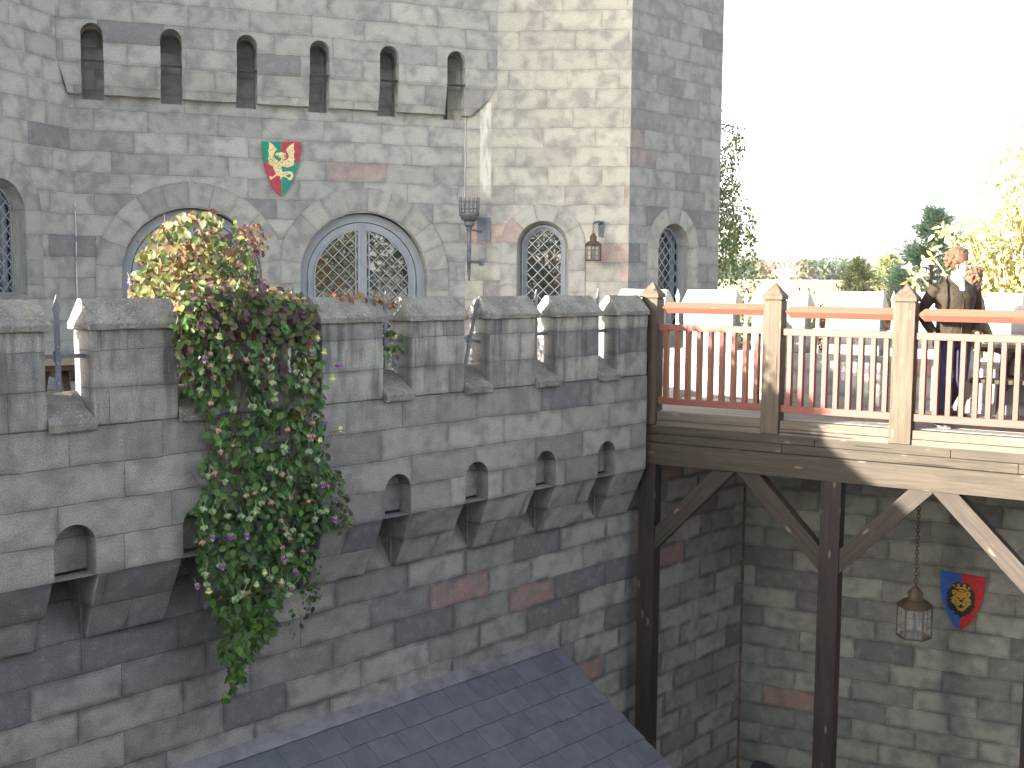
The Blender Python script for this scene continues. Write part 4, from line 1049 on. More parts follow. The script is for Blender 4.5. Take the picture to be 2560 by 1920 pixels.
for i in range(9):   # stray tendrils
    x, y = rnd.choice([(800, 1100), (820, 1230), (500, 1200), (495, 1330), (640, 590), (380, 600), (340, 700), (805, 960), (860, 735)]); yy = -.12 if y > 760 else .5; d = 1 if x > 600 else -1; pts = []
    for j in range(6): s_, z_ = FR.hit(x+d*j*8, y+math.sin(j*.9+i)*14-j*2, -yy); pts.append(Vector((s_, yy, z_))-VO)
    stem(pts, .0022, 4)
def petal_mat(name, c1, c2):
    return plain_mat(name, c1, .55, 0, .3, 60, .0004, .3, col2=c2)
PM = {'purple': petal_mat('purple petal', (.20, .05, .24), (.10, .02, .14)), 'cream': petal_mat('cream petal', (.52, .54, .26), (.36, .42, .16)), 'calyx': petal_mat('pale green calyx', (.26, .33, .19), (.18, .24, .13)), 'dry': petal_mat('dried pinkish calyx', (.42, .24, .20), (.28, .17, .12)), 'white': petal_mat('white stamen', (.7, .68, .5), (.5, .45, .3))}
def flower_mesh(kind):
    m = MB()
    cm = PM['dry' if kind == 'dry' else 'calyx']
    for i in range(5):
        a = 2*math.pi*i/5; d = Vector((math.cos(a), math.sin(a), 0)); s_ = Vector((-d.y, d.x, 0)); o_ = .6 if kind in ('purple', 'cream') else .75
        k = .024 if kind != 'dry' else .018
        P = [Vector((0, 0, 0)), d*k*.6+s_*k*.5, d*k*1.15*o_-Vector((0, 0, k*.9)), d*k*.6-s_*k*.5]
        P[1].z = P[3].z = -k*.35
        m.face(P, cm); m.face([P[0]+Vector((0, 0, -.002)), P[3]+Vector((0, 0, -.002)), P[2], P[1]+Vector((0, 0, -.002))], cm)
    if kind in ('purple', 'cream'):
        pr = [(.006, -.003), (.013, -.012), (.016, -.026), (.022, -.036), (.027, -.036)]
        m.lathe(pr, (0, 0, 0), 10, PM[kind]); m.lathe([(r*.93, z-.001) for r, z in pr][::-1], (0, 0, 0), 10, PM['white' if kind == 'purple' else kind])
        for i in range(4):
            a = 2*math.pi*i/4; m.bar((0, 0, -.02), (math.cos(a)*.008, math.sin(a)*.008, -.05), .003, .003, PM['white'])
    elif kind == 'calyx':
        m.lathe([(0, -.003), (.012, -.008), (.013, -.022), (.005, -.034), (0, -.036)], (0, 0, 0), 8, PM['calyx'])
    else:
        m.lathe([(0, -.002), (.008, -.006), (.009, -.016), (.003, -.026), (0, -.028)], (0, 0, 0), 7, PM['dry'])
    m.tube((0, 0, -.002), (.004, .008, .035), .0016, .0014, 5, PM['calyx'])
    return m
protos = {}
def put_flower(kind, x, y, yy, sc=1.0):
    nm = 'flower' if kind in ('purple', 'cream') else 'seed_cup'
    s_, z_ = FR.hit(x, y-6, -yy)
    if kind not in protos: o = flower_mesh(kind).build(nm, None, vine, smooth=False, weld=False); protos[kind] = o
    else: o = protos[kind].copy(); C.objects.link(o)
    o.parent = vine; o.location = Vector((s_, yy, z_))-VO; o.rotation_euler = (R(rnd.uniform(-30, 10)), R(rnd.uniform(-20, 20)), rnd.uniform(0, 6)); sc *= rnd.uniform(.9, 1.15); o.scale = (sc,)*3
lo = lambda x, y: (440+x/3.457, 1000+y/3.457)
hi = lambda x, y: (300+x/3.318, 500+y/3.318)
for p in ((320, 1180), (470, 1170), (610, 1165), (405, 1430), (920, 1365), (1030, 1480), (175, 1600), (1265, 720), (1375, 1020), (1285, 180)): put_flower('purple', *lo(*p), -.24, 1.05)
for p in ((765, 1480), (915, 1560), (1255, 340), (700, 1585), (280, 1640), (1420, 240)): put_flower('cream', *lo(*p), -.24)
for p in ((700, 1310), (1590, 1255), (1810, 1360)): put_flower('purple', *hi(*p), -.22, 1.0)
for p in ((830, 1120), (1640, 1140), (1760, 1460), (910, 1300), (1700, 1250)): put_flower('cream', *hi(*p), -.22)
put_flower('purple', *hi(75, 660), .4, 1.1); put_flower('cream', 575, 755, .0); put_flower('cream', 560, 800, -.1)
k = 0
while k < 96:
    x, y = rnd.uniform(490, 830), rnd.uniform(880, 1500)
    if inpoly(x, y, front) and not inpoly(x, y, holes[0]): put_flower(rnd.choice(['calyx', 'calyx', 'dry']), x, y, -.23+rnd.uniform(-.01, .03), 1.4); k += 1

# trees ------------------------------------------------------------------
VB = lambda Y: Frame((0, Y), 90)
bark = plain_mat('grey brown bark', (.16, .13, .10), .9, 0, .5, 8, .02)
def limb(m, p, q, r0, r1, wob=.1, n=5):
    pts = [Vector(p).lerp(Vector(q), i/n) + (rv(wob) if 0 < i < n else Vector()) for i in range(n+1)]
    m.path(pts, [r0+(r1-r0)*i/n for i in range(n+1)], 7); return pts
def crown_leaves(m, c, rad, cnt, L, cols, clump=18, elong=1.6, flat=.4, shell=.35):
    c = Vector(c); k = 0
    nc = max(3, cnt//clump)
    for i in range(nc):
        d = rv().normalized() * (rnd.random()**.5 if rnd.random() > shell else 1.0)
        cc = Vector((c.x+d.x*rad[0], c.y+d.y*rad[1], c.z+d.z*rad[2])); sh = vary(rnd.choice(cols), .25); cr = min(rad)*rnd.uniform(.10, .26)
        for j in range(clump):
            p = cc + rv(cr); n_ = rv() + Vector((0, 0, flat)); l_ = L*rnd.uniform(.6, 1.3)
            add_leaf(m, p, n_, rv(), l_, l_/elong, vary(sh, .18), .1, .1)
def tree(name, label, cat, base, top, crowns, cols, L, cnt, trunk_r=.12, group=None, elong=1.6, tmat=None, clump=18):
    e = empty(name, base, rnd.uniform(0, 6)*0, label, cat, group); b = Vector(base)
    m = MB(); t = limb(m, (0, 0, 0), Vector(top)-b, trunk_r, trunk_r*.3, .06, 7)
    for c, r_ in crowns:
        for j in range(4): q = t[rnd.randint(3, 7)]; limb(m, q, Vector(c)-b+rv(min(r_)*.7), trunk_r*.35, .008, .08, 4)
    m.build('trunk', tmat or bark, e)
    m = MB(); m.cols = []
    tot = sum(r_[0]*r_[2] for _, r_ in crowns)
    for c, r_ in crowns: crown_leaves(m, Vector(c)-b, r_, int(cnt*r_[0]*r_[2]/tot), L, cols, clump, elong)
    m.build('crown', M['leaf'], e, weld=False); return e
def px(x, y, Y): s_, z_ = VB(Y).hit(x, y); return Vector((s_, Y, z_))
def conifer(label, x, ytop, ybot, Y, half, cols, group, cnt=2600, L=.16, dens=1.0):
    top = px(x, ytop, Y); b0 = px(x, ybot, Y); base = Vector((top.x, Y, b0.z-2.2)); wm = half*Y/F
    e = empty('conifer', base, 0, label, 'conifer', group); H = (top-base).z
    m = MB(); limb(m, (0, 0, 0), (0, 0, H*.98), .09, .01, .02, 8)
    lv = MB(); lv.cols = []
    nb = 90
    for i in range(nb):
        f = (i+rnd.random())/nb; z = H*(.18+.80*f); r_ = wm*(1-f)**.75*rnd.uniform(.7, 1.15)*1.1 + .05; a = rnd.uniform(0, 6.28)
        tip = Vector((math.cos(a)*r_, math.sin(a)*r_, z+r_*rnd.uniform(-.05, .45))); limb(m, (0, 0, z), tip, .018, .005, .03, 3)
        for j in range(int(cnt/nb)):
            g_ = rnd.uniform(.25, 1.05); p = Vector((0, 0, z)).lerp(tip, g_)+rv(.09+.05*r_); d = (tip-Vector((0, 0, z))).normalized()+rv(.7)+Vector((0, 0, .35))
            add_leaf(lv, p, rv(), d, L*rnd.uniform(.6, 1.2), L*.16, vary(rnd.choice(cols), .3), 0, .05)
    m.build('trunk', bark, e); lv.build('needles', M['leaf'], e, weld=False)
DG = [(.24, .36, .27), (.20, .31, .23), (.29, .39, .27), (.33, .37, .23)]
YGC = [(.26, .28, .12), (.20, .26, .13), (.32, .32, .16)]
conifer('large bluish green pine behind the man with curly hair', 2335, 520, 740, 24, 140, DG, 'conifers beyond the far parapet', 8500, .17)
conifer('small yellow green pine with a bare forked trunk, left of the large pine', 2148, 650, 745, 28, 100, YGC, 'conifers beyond the far parapet', 3400, .18)
conifer('pale yellow green pine between the small forked pine and the large pine', 2225, 640, 745, 32, 105, YGC, 'conifers beyond the far parapet', 3600, .22)
conifer('low blue green pine filling the space before the large pine', 2262, 672, 760, 22, 85, DG, 'conifers beyond the far parapet', 3800, .15)
conifer('tiny juniper seen between far battlements left of the second bridge post', 1866, 712, 800, 17.5, 22, YGC, 'conifers beyond the far parapet', 900, .08)
# birch with hanging twigs beside the tower
bb_ = Vector((2.7, 21.0, GZ+1)); e = empty('birch_tree', bb_, 0, 'birch with hanging leafy twigs, showing past the right edge of the tower', 'birch tree')
m = MB(); limb(m, (0, 0, 0), (.1, 0, 11), .16, .04, .1, 8); lv = MB(); lv.cols = []
for i in range(46):
    x = 1700+rnd.random()**1.25*180; 
    y0_ = rnd.uniform(300, 560) if x < 1850 else rnd.uniform(470, 600); y1_ = rnd.uniform(620, 725) if x < 1880 else rnd.uniform(640, 700)
    Y = rnd.uniform(20, 22); a = px(x, y0_, Y)-bb_; b = px(x+rnd.uniform(-6, 14), y1_, Y)-bb_
    limb(m, (.1, 0, a.z+rnd.uniform(.2, 1.0)), a, .02, .008, .1, 4); pts = limb(m, a, b, .006, .002, .05, 8)
    for j in range(int((a.z-b.z)*50)):
        f = rnd.random(); dn = noise.noise(Vector((x*.05, f*6, i*.7)))
        if dn < -.16: continue
        p = a.lerp(b, f)+rv(.09); add_leaf(lv, p, rv()+Vector((0, -1, 0)), Vector((rnd.uniform(-.5, .5), 0, -1)), rnd.uniform(.05, .085), .045, vary(rnd.choice([(.13, .20, .09), (.18, .24, .10), (.38, .36, .15), (.10, .16, .08)]), .3), .1, .1)
m.build('trunk', bark, e); lv.build('crown', M['leaf'], e, weld=False)
# yellow autumn shrub at the right
sb = Vector((px(2560, 760, 15.8).x, 15.8, GZ+1.0)); e = empty('autumn_shrub', sb, 0, 'big sunlit yellow leaved shrub rising behind the walkers at the right edge', 'shrub')
m = MB(); lv = MB(); lv.cols = []
YL = [(.55, .50, .20), (.62, .55, .28), (.48, .48, .22), (.66, .62, .38), (.38, .42, .18), (.58, .45, .16)]
for i in range(190):
    x = rnd.uniform(2395, 2780); lim = 330 + max(0, 2520-x)*2.3 + max(0, x-2700)*2; y = rnd.uniform(lim, 770); Y = rnd.uniform(14.9, 16.8)
    tip = px(x, y, Y)-sb; root = Vector((rnd.uniform(-.3, .5), rnd.uniform(-.4, .4), 3.0+rnd.uniform(-1, 1)))
    pts = limb(m, root, tip, .022, .005, .12, 5)
    for j in range(38):
        p = pts[rnd.randint(1, 5)].lerp(tip, rnd.random()) + rv(.16); lvL = rnd.uniform(.07, .15)
        add_leaf(lv, p, rv()+Vector((-.4, -.6, .3)), rv()+Vector((0, 0, .1)), lvL, lvL*.42, vary(rnd.choice(YL), .2), .2, .3)
for i in range(10):   # low twigs with single leaves near the post and the man's head
    x, y = rnd.choice([(2283, 700), (2300, 690), (2330, 640), (2350, 600), (2365, 585), (2345, 655)]); p0 = px(x+rnd.uniform(30, 60), y+80, 15)-sb; tip = px(x, y, 15)-sb
    limb(m, (0, 0, 3.0), p0, .014, .012, .05, 5); limb(m, p0, tip, .012, .005, .05, 5)
    for j in range(5): add_leaf(lv, tip+rv(.12), rv()+Vector((0, -1, 0)), rv(), .13, .055, vary(rnd.choice(YL), .2), .2, .3)
m.build('branches', plain_mat('pale twig', (.36, .28, .16), .8), e); lv.build('crown', M['leaf'], e, weld=False)
# hedge of red leaves beyond the far wall, and green bushes
def bush(name, label, x0, x1, yt, yb, Y, cols, cnt, L, cat='hedge', twig=0):
    a = px(x0, yb, Y); b = px(x1, yt, Y); base = Vector(((a.x+b.x)/2, Y, a.z-2.6)); e = empty(name, base, 0, label, cat)
    m = MB()
    for i in range(int(10+(b.x-a.x)*8)):
        x = rnd.uniform(a.x, b.x)-base.x; limb(m, (x, 0, 0), (x, rnd.uniform(-.4, .4), (b.z-base.z)*rnd.uniform(.8, 1.0+twig)), .014, .003, .06, 5)
    m.path([(a.x-base.x-.1, 0, .02), (b.x-base.x+.1, 0, .02)], .03, 5); m.build('stems', bark, e); lv = MB(); lv.cols = []
    for i in range(cnt):
        x = rnd.uniform(a.x, b.x)-base.x; h = b.z-base.z; top = h*(.90+.10*noise.noise(Vector((x*2.3, 0, Y)))); z = top - abs(rnd.gauss(0, .5))*1.3 + (rnd.random()*twig*h if rnd.random() < .12 else 0)
        add_leaf(lv, Vector((x, rnd.uniform(-.5, .5), z)), rv()+Vector((0, -.6, .4)), rv(), L*rnd.uniform(.6, 1.2), L*.6, vary(rnd.choice(cols), .3), .1, .1)
    lv.build('foliage', M['leaf'], e, weld=False); return e
bush('red_leaved_hedge', 'reddish brown leaved hedge behind the gaps of the far parapet', 2005, 2420, 706, 820, 17.6, [(.26, .06, .04), (.34, .12, .06), (.20, .10, .04), (.30, .22, .08)], 4200, .07, twig=.08)
bush('green_bush', 'yellow green bush behind the far parapet, left of the red hedge', 1820, 2050, 745, 840, 17.0, [(.22, .24, .06), (.14, .18, .05), (.30, .28, .12)], 1800, .07, 'bush')
bush('green_bush', 'dark green bush below the yellow shrub at the right', 2370, 2650, 735, 860, 17.2, [(.06, .12, .05), (.10, .17, .06), (.25, .28, .08)], 2600, .09, 'bush')
# bare white trunk far out in the field
wb = px(1965, 735, 60); e = empty('bare_tree', wb-Vector((0, 0, 1.2)), 0, 'pale leafless tree with a white forked trunk standing in the field', 'bare tree')
m = MB(); t0 = Vector((0, 0, 0)); z_ = lambda y: px(1965, y, 60).z - e.location.z
limb(m, t0, (0, 0, z_(690)), .24, .20, .02, 4); tips = []
for x, y in ((1940, 655), (1952, 640), (1965, 632), (1976, 640), (1992, 652), (1930, 672), (2000, 670)):
    q = px(x, y, 60)-e.location; limb(m, (0, rnd.uniform(-.1, .1), z_(rnd.uniform(690, 712))), q, .13, .03, .06, 5); tips.append(q)
m.build('trunk', plain_mat('white bark', (.62, .60, .56), .8, 0, .25, 3), e)
m = MB()
for q in tips*10: limb(m, q*rnd.uniform(.8, 1), q+Vector((rnd.uniform(-1.0, 1.0), rnd.uniform(-.5, .5), rnd.uniform(-.9, .6))), .014, .006, .08, 3)
m.build('twigs', plain_mat('pinkish twigs', (.36, .22, .17), .9), e)
# far wood
lv = MB(); lv.cols = []
for i in range(420):
    X = -40+i*.62+rnd.uniform(-1, 1); Y = 458+rnd.uniform(0, 26); s_px = CX+F*X/Y
    hh = (9.3 if s_px < 2120 else max(2.5, 9.3-(s_px-2120)*.075))*rnd.uniform(.82, 1.08)
    if 1905 < s_px < 1990: hh *= .95
    cc = rnd.choice([(.06, .10, .06), (.10, .12, .06), (.17, .14, .07), (.06, .09, .06)]) if s_px > 1990 or s_px < 1900 else rnd.choice([(.24, .20, .12), (.22, .16, .11), (.16, .15, .08)])
    z0 = .2
    for j in range(34):
        d = rv(); p = Vector((X+d.x*2.6, Y+d.y*2, z0+hh*.58+d.z*hh*.40)); add_leaf(lv, p, rv()+Vector((-.3, -.8, .2)), rv(), rnd.uniform(1.0, 2.2), rnd.uniform(.8, 1.5), vary(cc, .25), .1, .1)
tag(lv.build('far_wood', M['leaf'], None, weld=False), 'wood on the far side of the field', 'wood', kind='stuff')
# trees behind the photographer (mirrored in the window panes)
for (x, y, h, cols_, lb) in ((-5, -8, 12, [(.05, .09, .04), (.20, .15, .05)], 'dark tree behind the viewpoint, to the left'), (7, -7, 11, [(.30, .24, .05), (.22, .20, .05), (.32, .16, .04)], 'tall yellow autumn tree behind the viewpoint'), (13, -3, 12, [(.05, .10, .04), (.07, .12, .04)], 'dark green tree behind the viewpoint, to the right'), (2.5, -12, 12, [(.28, .15, .05), (.20, .18, .05)], 'russet autumn tree behind the viewpoint, furthest back'), (12, -13, 13, [(.20, .22, .06), (.1, .15, .04)], 'olive green tree behind the viewpoint')):
    tree('autumn_tree', lb, 'tree', (x, y, GZ), (x, y, GZ+h*.8), [((x, y, GZ+h*.68), (2.6, 2.6, 3.2)), ((x+1, y-.6, GZ+h*.5), (2.6, 2.4, 2.4))], cols_, .38, 2200, .25, clump=14)
cw = empty('castle_wall', (0, .45, GZ), 0, 'wall the viewpoint stands on, closing the courtyard', 'castle wall')
m = MB(); m.box(-7.5, 9, -.12, .12, 0, DZ-GZ+.9); m.box(8.8, 9.1, .12, 9.2, 0, DZ-GZ+.9); m.build('wall_body', M['lower'], cw)
m = MB(); m.box(-7.5, 9, -2.4, -.12, DZ-GZ-.3, DZ-GZ); m.build('walkway_slab', M['floor'], cw)
# ================================================================ PEOPLE
def loft(m, rings, n=14, mat=None):
    """closed tube through (centre, rx, ry, up-vector optional) rings"""
    b = len(m.v); k = len(rings)
    cs = [Vector(r[0]) for r in rings]
    for i, r in enumerate(rings):
        d = (cs[min(i+1, k-1)]-cs[max(i-1, 0)]).normalized()
        ref = Vector((1, 0, 0)) if abs(d.x) < .85 else Vector((0, 0, 1))
        a = (ref - d*ref.dot(d)).normalized(); c_ = d.cross(a)
        for j in range(n):
            t = 2*math.pi*j/n; m.v.append(cs[i] + a*math.cos(t)*r[1] + c_*math.sin(t)*r[2])
    for i in range(k-1):
        for j in range(n): m.f.append([b+i*n+j, b+i*n+(j+1) % n, b+(i+1)*n+(j+1) % n, b+(i+1)*n+j]); m.m.append(m.mi(mat))
    m.f.append([b+j for j in range(n)][::-1]); m.m.append(m.mi(mat)); m.f.append([b+(k-1)*n+j for j in range(n)]); m.m.append(m.mi(mat))
def ball(m, c, r, n=10, sq=(1, 1, 1)):
    c = Vector(c); rs = []
    for i in range(n+1):
        t = math.pi*i/n; rs.append((c+Vector((0, 0, -math.cos(t)*r*sq[2])), max(.001, math.sin(t)*r*sq[0]), max(.001, math.sin(t)*r*sq[1])))
    b = len(m.v); N = 14
    for p, a_, b_ in rs:
        for j in range(N): u = 2*math.pi*j/N; m.v.append(p+Vector((math.cos(u)*a_, math.sin(u)*b_, 0)))
    for i in range(n):
        for j in range(N): m.f.append([b+i*N+j, b+i*N+(j+1) % N, b+(i+1)*N+(j+1) % N, b+(i+1)*N+j]); m.m.append(0)
    m.f.append([b+j for j in range(N)][::-1]); m.m.append(0); m.f.append([b+n*N+j for j in range(N)]); m.m.append(0)
def fused(m, name, mat, parent, vox=.008, sm=6):
    o = m.build(name, mat, parent, weld=False, fixn=True)
    r = o.modifiers.new("remesh", 'REMESH'); r.mode = 'VOXEL'; r.voxel_size = vox; r.use_smooth_shade = True
    s_ = o.modifiers.new("smooth", 'SMOOTH'); s_.iterations = sm; s_.factor = .5
    return o
def cloth_mat(name, col, sc=9, amt=.02):
    g = NG(name); o = g.obj(); n = g.noise(o, sc, 3, .5); c_ = g.mix(g.ss(n, .3, .7), col, tuple(q*.72 for q in col))
    return g.fin(c_, .75, g.bump(g.noise(o, sc, 2, .5), amt, .9), spec=.2)
skin = plain_mat('skin', (.42, .25, .18), .5, 0, .08, 12, .0004)
def limb_l(m, pts): loft(m, [(p, r, r*(q if q else 1)) for p, r, q in [(x[0], x[1], x[2] if len(x) > 2 else 1) for x in pts]])
def hand(m, w, side, fwd=Vector((0, 0, -1))):
    """palm and five separate bent fingers hanging from wrist w"""
    w = Vector(w); loft(m, [(w, .026, .018), (w+Vector((.005, 0, -.035)), .036, .015), (w+Vector((.01, 0, -.085)), .040, .013), (w+Vector((.01, 0, -.095)), .03, .01)])
    for i, L in enumerate((.068, .078, .072, .055)):
        b_ = w+Vector((.038-.024*i+.008, 0, -.085)); m1 = b_+Vector((.004, -.004*side, -L*.45)); m2 = m1+Vector((-.006, -.012*side, -L*.33)); m3 = m2+Vector((-.010, -.012*side, -L*.22))
        loft(m, [(b_, .0095, .0095), (m1, .009, .009), (m2, .0082, .0082), (m3, .006, .006)], 8)
    t0 = w+Vector((.03, 0, -.03)); loft(m, [(t0, .012, .012), (t0+Vector((.026, -.01*side, -.028)), .0105, .0105), (t0+Vector((.034, -.014*side, -.058)), .008, .008)], 8)
def person(label, x, y, yaw, H, head_yaw, jacket, trouser, hairc, shoe, legs, arms, long_hair=False, extra=None, shirt=None):
    e = frame_empty('person', BR, label, 'person', x=x, y=y, z=DZ); e.rotation_euler.z = BR.rz + yaw
    k = H/1.75; V = lambda a, b, c: Vector((a, b, c))*k
    hy = head_yaw; ch, sh = math.cos(hy), math.sin(hy)
    hc = V(.045, .02, 1.625)
    def hp(f, l, z): return hc + Vector((f*ch-l*sh, f*sh+l*ch, z))*k
    m = MB()
    loft(m, [(V(0, 0, .86), .11*k, .15*k), (V(0, 0, .95), .115*k, .165*k), (V(0, 0, 1.08), .10*k, .14*k), (V(.01, 0, 1.25), .115*k, .165*k), (V(0, 0, 1.40), .10*k, .17*k), (V(0, 0, 1.46), .06*k, .09*k), (V(.005, 0, 1.50), .055*k, .055*k), (V(.015, 0, 1.57), .052*k, .052*k)])
    for (hip, kn, an, toe) in legs:
        loft(m, [(V(*hip), .085*k, .085*k), ((V(*hip)+V(*kn))/2, .072*k, .072*k), (V(*kn), .052*k, .052*k), (V(*kn).lerp(V(*an), .35), .052*k, .050*k), (V(*an), .034*k, .036*k)])
        a = V(*an); t = V(*toe); loft(m, [(a, .036*k, .034*k), (a.lerp(t, .5)-V(0, 0, .01), .032*k, .04*k), (t, .018*k, .035*k)])
    for s_, (sho, el, wr) in zip((-1, 1), arms):
        loft(m, [(V(*sho), .05*k, .05*k), (V(*sho).lerp(V(*el), .5), .045*k, .045*k), (V(*el), .037*k, .037*k), (V(*el).lerp(V(*wr), .4), .037*k, .035*k), (V(*wr), .024*k, .022*k)])
        hand(m, V(*wr), s_)
    # head: skull, jaw, nose, brow, ears, lips
    ball(m, hp(-.015, 0, .045), .092*k, sq=(1.06, .86, 1.0)); loft(m, [(hp(.01, 0, .0), .075*k, .062*k), (hp(.025, 0, -.05), .062*k, .052*k), (hp(.045, 0, -.095), .034*k, .032*k), (hp(.05, 0, -.11), .018*k, .02*k)])
    loft(m, [(hp(.078, 0, .02), .010*k, .010*k), (hp(.098, 0, -.012), .014*k, .014*k), (hp(.092, 0, -.026), .010*k, .018*k)], 8)
    ball(m, hp(.078, 0, .038), .022*k, sq=(.7, 2.1, .5)); ball(m, hp(.080, 0, -.052), .014*k, sq=(.9, 1.6, .45)); ball(m, hp(.079, 0, -.063), .013*k, sq=(.8, 1.4, .5))
    for s_ in (-1, 1): ball(m, hp(-.005, s_*.082, -.005), .026*k, sq=(.75, .35, 1.15)); ball(m, hp(.06, s_*.045, -.025), .028*k, sq=(.7, .8, .9))
    fused(m, 'body', skin, e, .0075*k, 3)
    for s_ in (-1, 1):
        m = MB(); ball(m, hp(.083, s_*.032, .016), .0115*k); m.build('eye', plain_mat('eye', (.05, .04, .035), .2), e, smooth=True)
    m = MB()   # hair
    ball(m, hp(-.03, 0, .065), .104*k, sq=(1.08, .98, 1.05))
    for i in range(230):
        d = rv().normalized()
        if d.x > .35 and d.z < .45: continue
        if d.z < -.62 and not long_hair: continue
        p = hp(-.035+d.x*.115, d.y*.108, .060+d.z*.115); ball(m, p, rnd.uniform(.012, .021)*k, 5)
    if long_hair:
        loft(m, [(hp(-.05, 0, .05), .085*k, .09*k), (hp(-.06, 0, -.05), .07*k, .085*k), (hp(-.06, 0, -.14), .05*k, .075*k), (hp(-.05, 0, -.18), .02*k, .05*k)])
    fused(m, 'hair', plain_mat('hair', hairc, .7, 0, .45, 60, .004), e, .007*k, 1)
    m = MB(); q = 1.0
    loft(m, [(V(0, 0, .86), .135*k, .175*k), (V(0, 0, .90), .140*k, .185*k), (V(0, 0, 1.0), .132*k, .180*k), (V(.01, 0, 1.15), .130*k, .182*k), (V(.015, 0, 1.30), .138*k, .205*k), (V(.0, 0, 1.41), .118*k, .200*k), (V(-.005, 0, 1.465), .082*k, .125*k), (V(-.01, 0, 1.50), .074*k, .085*k), (V(-.012, 0, 1.535), .078*k, .086*k)])
    for (sho, el, wr) in arms:
        loft(m, [(V(*sho)+V(0, 0, .01), .066*k, .068*k), (V(*sho).lerp(V(*el), .5), .062*k, .064*k), (V(*el), .056*k, .058*k), (V(*el).lerp(V(*wr), .5), .052*k, .053*k), (V(*el).lerp(V(*wr), .93), .046*k, .046*k)])
    fused(m, 'jacket', cloth_mat(jacket[0], jacket[1], 7, .05), e, .011*k, 4)
    m = MB()
    loft(m, [(V(0, 0, .80), .11*k, .17*k), (V(0, 0, .90), .128*k, .180*k), (V(0, 0, .98), .120*k, .170*k)])
    for (hip, kn, an, toe) in legs:
        loft(m, [(V(*hip), .102*k, .10*k), ((V(*hip)+V(*kn))/2, .088*k, .086*k), (V(*kn), .070*k, .068*k), (V(*kn).lerp(V(*an), .5), .066*k, .064*k), (V(*kn).lerp(V(*an), trouser[2]), .062*k, .060*k)])
    fused(m, 'trousers', cloth_mat(trouser[0], trouser[1], 8, .03), e, .011*k, 4)
    for (hip, kn, an, toe) in legs:
        m = MB(); a = V(*an); t = V(*toe); loft(m, [(a+V(-.035, 0, .03), .045*k, .042*k), (a+V(-.02, 0, -.03), .06*k, .045*k), (a.lerp(t, .4)-V(0, 0, .02), .05*k, .046*k), (a.lerp(t, .75)-V(0, 0, .012), .042*k, .048*k), (t, .026*k, .042*k), (t+(t-a)*.12, .015*k, .03*k)])
        so_ = fused(m, 'shoe', plain_mat(shoe[0], shoe[1], .5, 0, .3, 30), e, .008*k, 3)
        m = MB(); loft(m, [(a+V(-.05, 0, -.065), .022*k, .04*k), (a.lerp(t, .5)+V(0, 0, -.045), .018*k, .046*k), (t+(t-a)*.1+V(0, 0, -.012), .012*k, .034*k)]); fused(m, 'sole', plain_mat('white sole', (.6, .6, .6), .6), so_, .008*k, 2)
    if shirt:
        m = MB(); loft(m, [(V(.075, .01, 1.26), .05*k, .035*k), (V(.07, .008, 1.38), .065*k, .06*k), (V(.03, 0, 1.47), .066*k, .078*k), (V(.012, 0, 1.53), .063*k, .070*k)]); m2 = None
        fused(m, 'shirt', cloth_mat('pale blue shirt', shirt, 10, .01), e, .009*k, 2)
    if extra: extra(e, k, V)
    return e
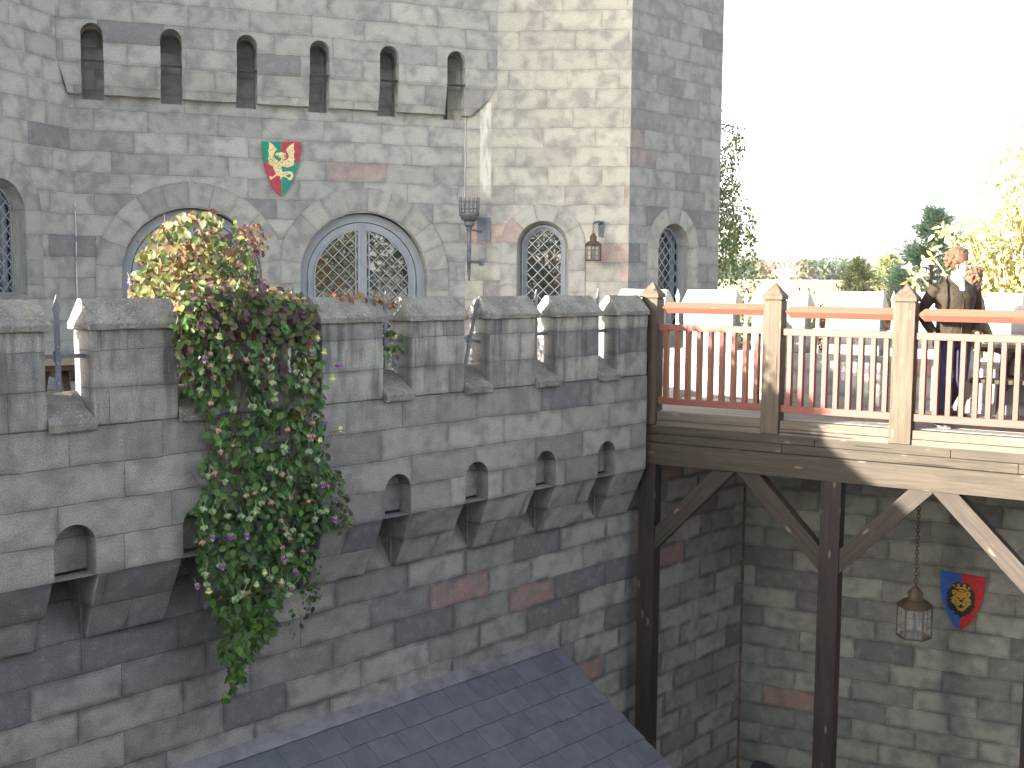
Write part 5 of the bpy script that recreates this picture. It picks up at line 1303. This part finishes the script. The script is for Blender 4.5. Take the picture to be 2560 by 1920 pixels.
def man_extra(e, k, V):
    m = MB()   # zip line and white trouser stripe
    m.path([V(.138, .012, .88), V(.135, .014, 1.05), V(.142, .014, 1.2), V(.145, .02, 1.30), V(.10, .055, 1.42)], .006*k, 6); m.build('zip', plain_mat('dark zip', (.03, .025, .02), .5, .3), e)
    m = MB(); m.path([V(.02, -.185, .84), V(.045, -.178, .62), V(.055, -.165, .5), V(.05, -.165, .3), V(.035, -.165, .13)], .012*k, 6); m.build('stripe', plain_mat('white stripe', (.7, .72, .76), .7), e)
    m = MB(); m.path([V(.0, -.13, 1.52), V(.10, -.145, 1.44), V(.135, -.15, 1.30), V(.12, -.16, 1.15)], .009*k, 6); m.path([V(-.02, -.13, 1.52), V(-.1, -.14, 1.42), V(-.12, -.14, 1.2)], .009*k, 6); m.build('shoulder_strap', cloth_mat('olive strap', (.03, .026, .018), 10, .004), e)
sx, _ = BR.hit(2368, 1000, -.42)
person('man with curly hair in an olive brown jacket walking behind the bridge railing', sx+.03, .42, R(-52), 1.66, R(42), ('olive brown jacket', (.034, .027, .018)), ('navy trousers', (.03, .035, .075), .95), (.11, .058, .03), ('dark shoe', (.06, .06, .07)),
       [((0, -.09, .88), (.04, -.11, .49), (.0, -.11, .09), (.17, -.11, .03)), ((0, .09, .88), (.03, .08, .50), (-.22, .07, .20), (-.12, .07, .06))],
       [((0, -.20, 1.41), (-.09, -.315, 1.15), (.07, -.235, .94)), ((0, .20, 1.41), (-.06, .27, 1.14), (.10, .20, .94))], extra=man_extra, shirt=(.50, .56, .68))
sx, _ = BR.hit(2412, 1000, -.98)
person('person with long brown hair in a tan coat, walking beyond the man', sx, .98, R(-20), 1.50, R(75), ('tan coat', (.17, .14, .09)), ('white cropped trousers', (.55, .54, .52), .55), (.14, .08, .045), ('black and white trainer', (.05, .05, .06)),
       [((0, -.09, .88), (.10, -.09, .50), (-.02, -.09, .10), (.15, -.09, .03)), ((0, .09, .88), (-.06, .09, .49), (-.30, .09, .17), (-.18, .09, .05))],
       [((0, -.19, 1.41), (-.06, -.26, 1.14), (.10, -.22, .95)), ((0, .19, 1.41), (.04, .26, 1.14), (.16, .22, .96))], long_hair=True)

# ================================================================ AIR
hz = MB(); hz.box(-420, 520, -62, 640, GZ-1.5, 26)
h = hz.build('haze', None, None); tag(h, 'thin sunlit haze over the field', 'haze', kind='stuff')
g = NG('haze air'); pv = g.n("ShaderNodeVolumePrincipled"); pv.inputs["Color"].default_value = (.93, .96, 1, 1); pv.inputs["Density"].default_value = .00013; pv.inputs["Anisotropy"].default_value = .2
g.t.links.new(pv.outputs[0], g.out.inputs["Volume"]); g.t.nodes.remove(g.b); h.data.materials.clear(); h.data.materials.append(g.mat)
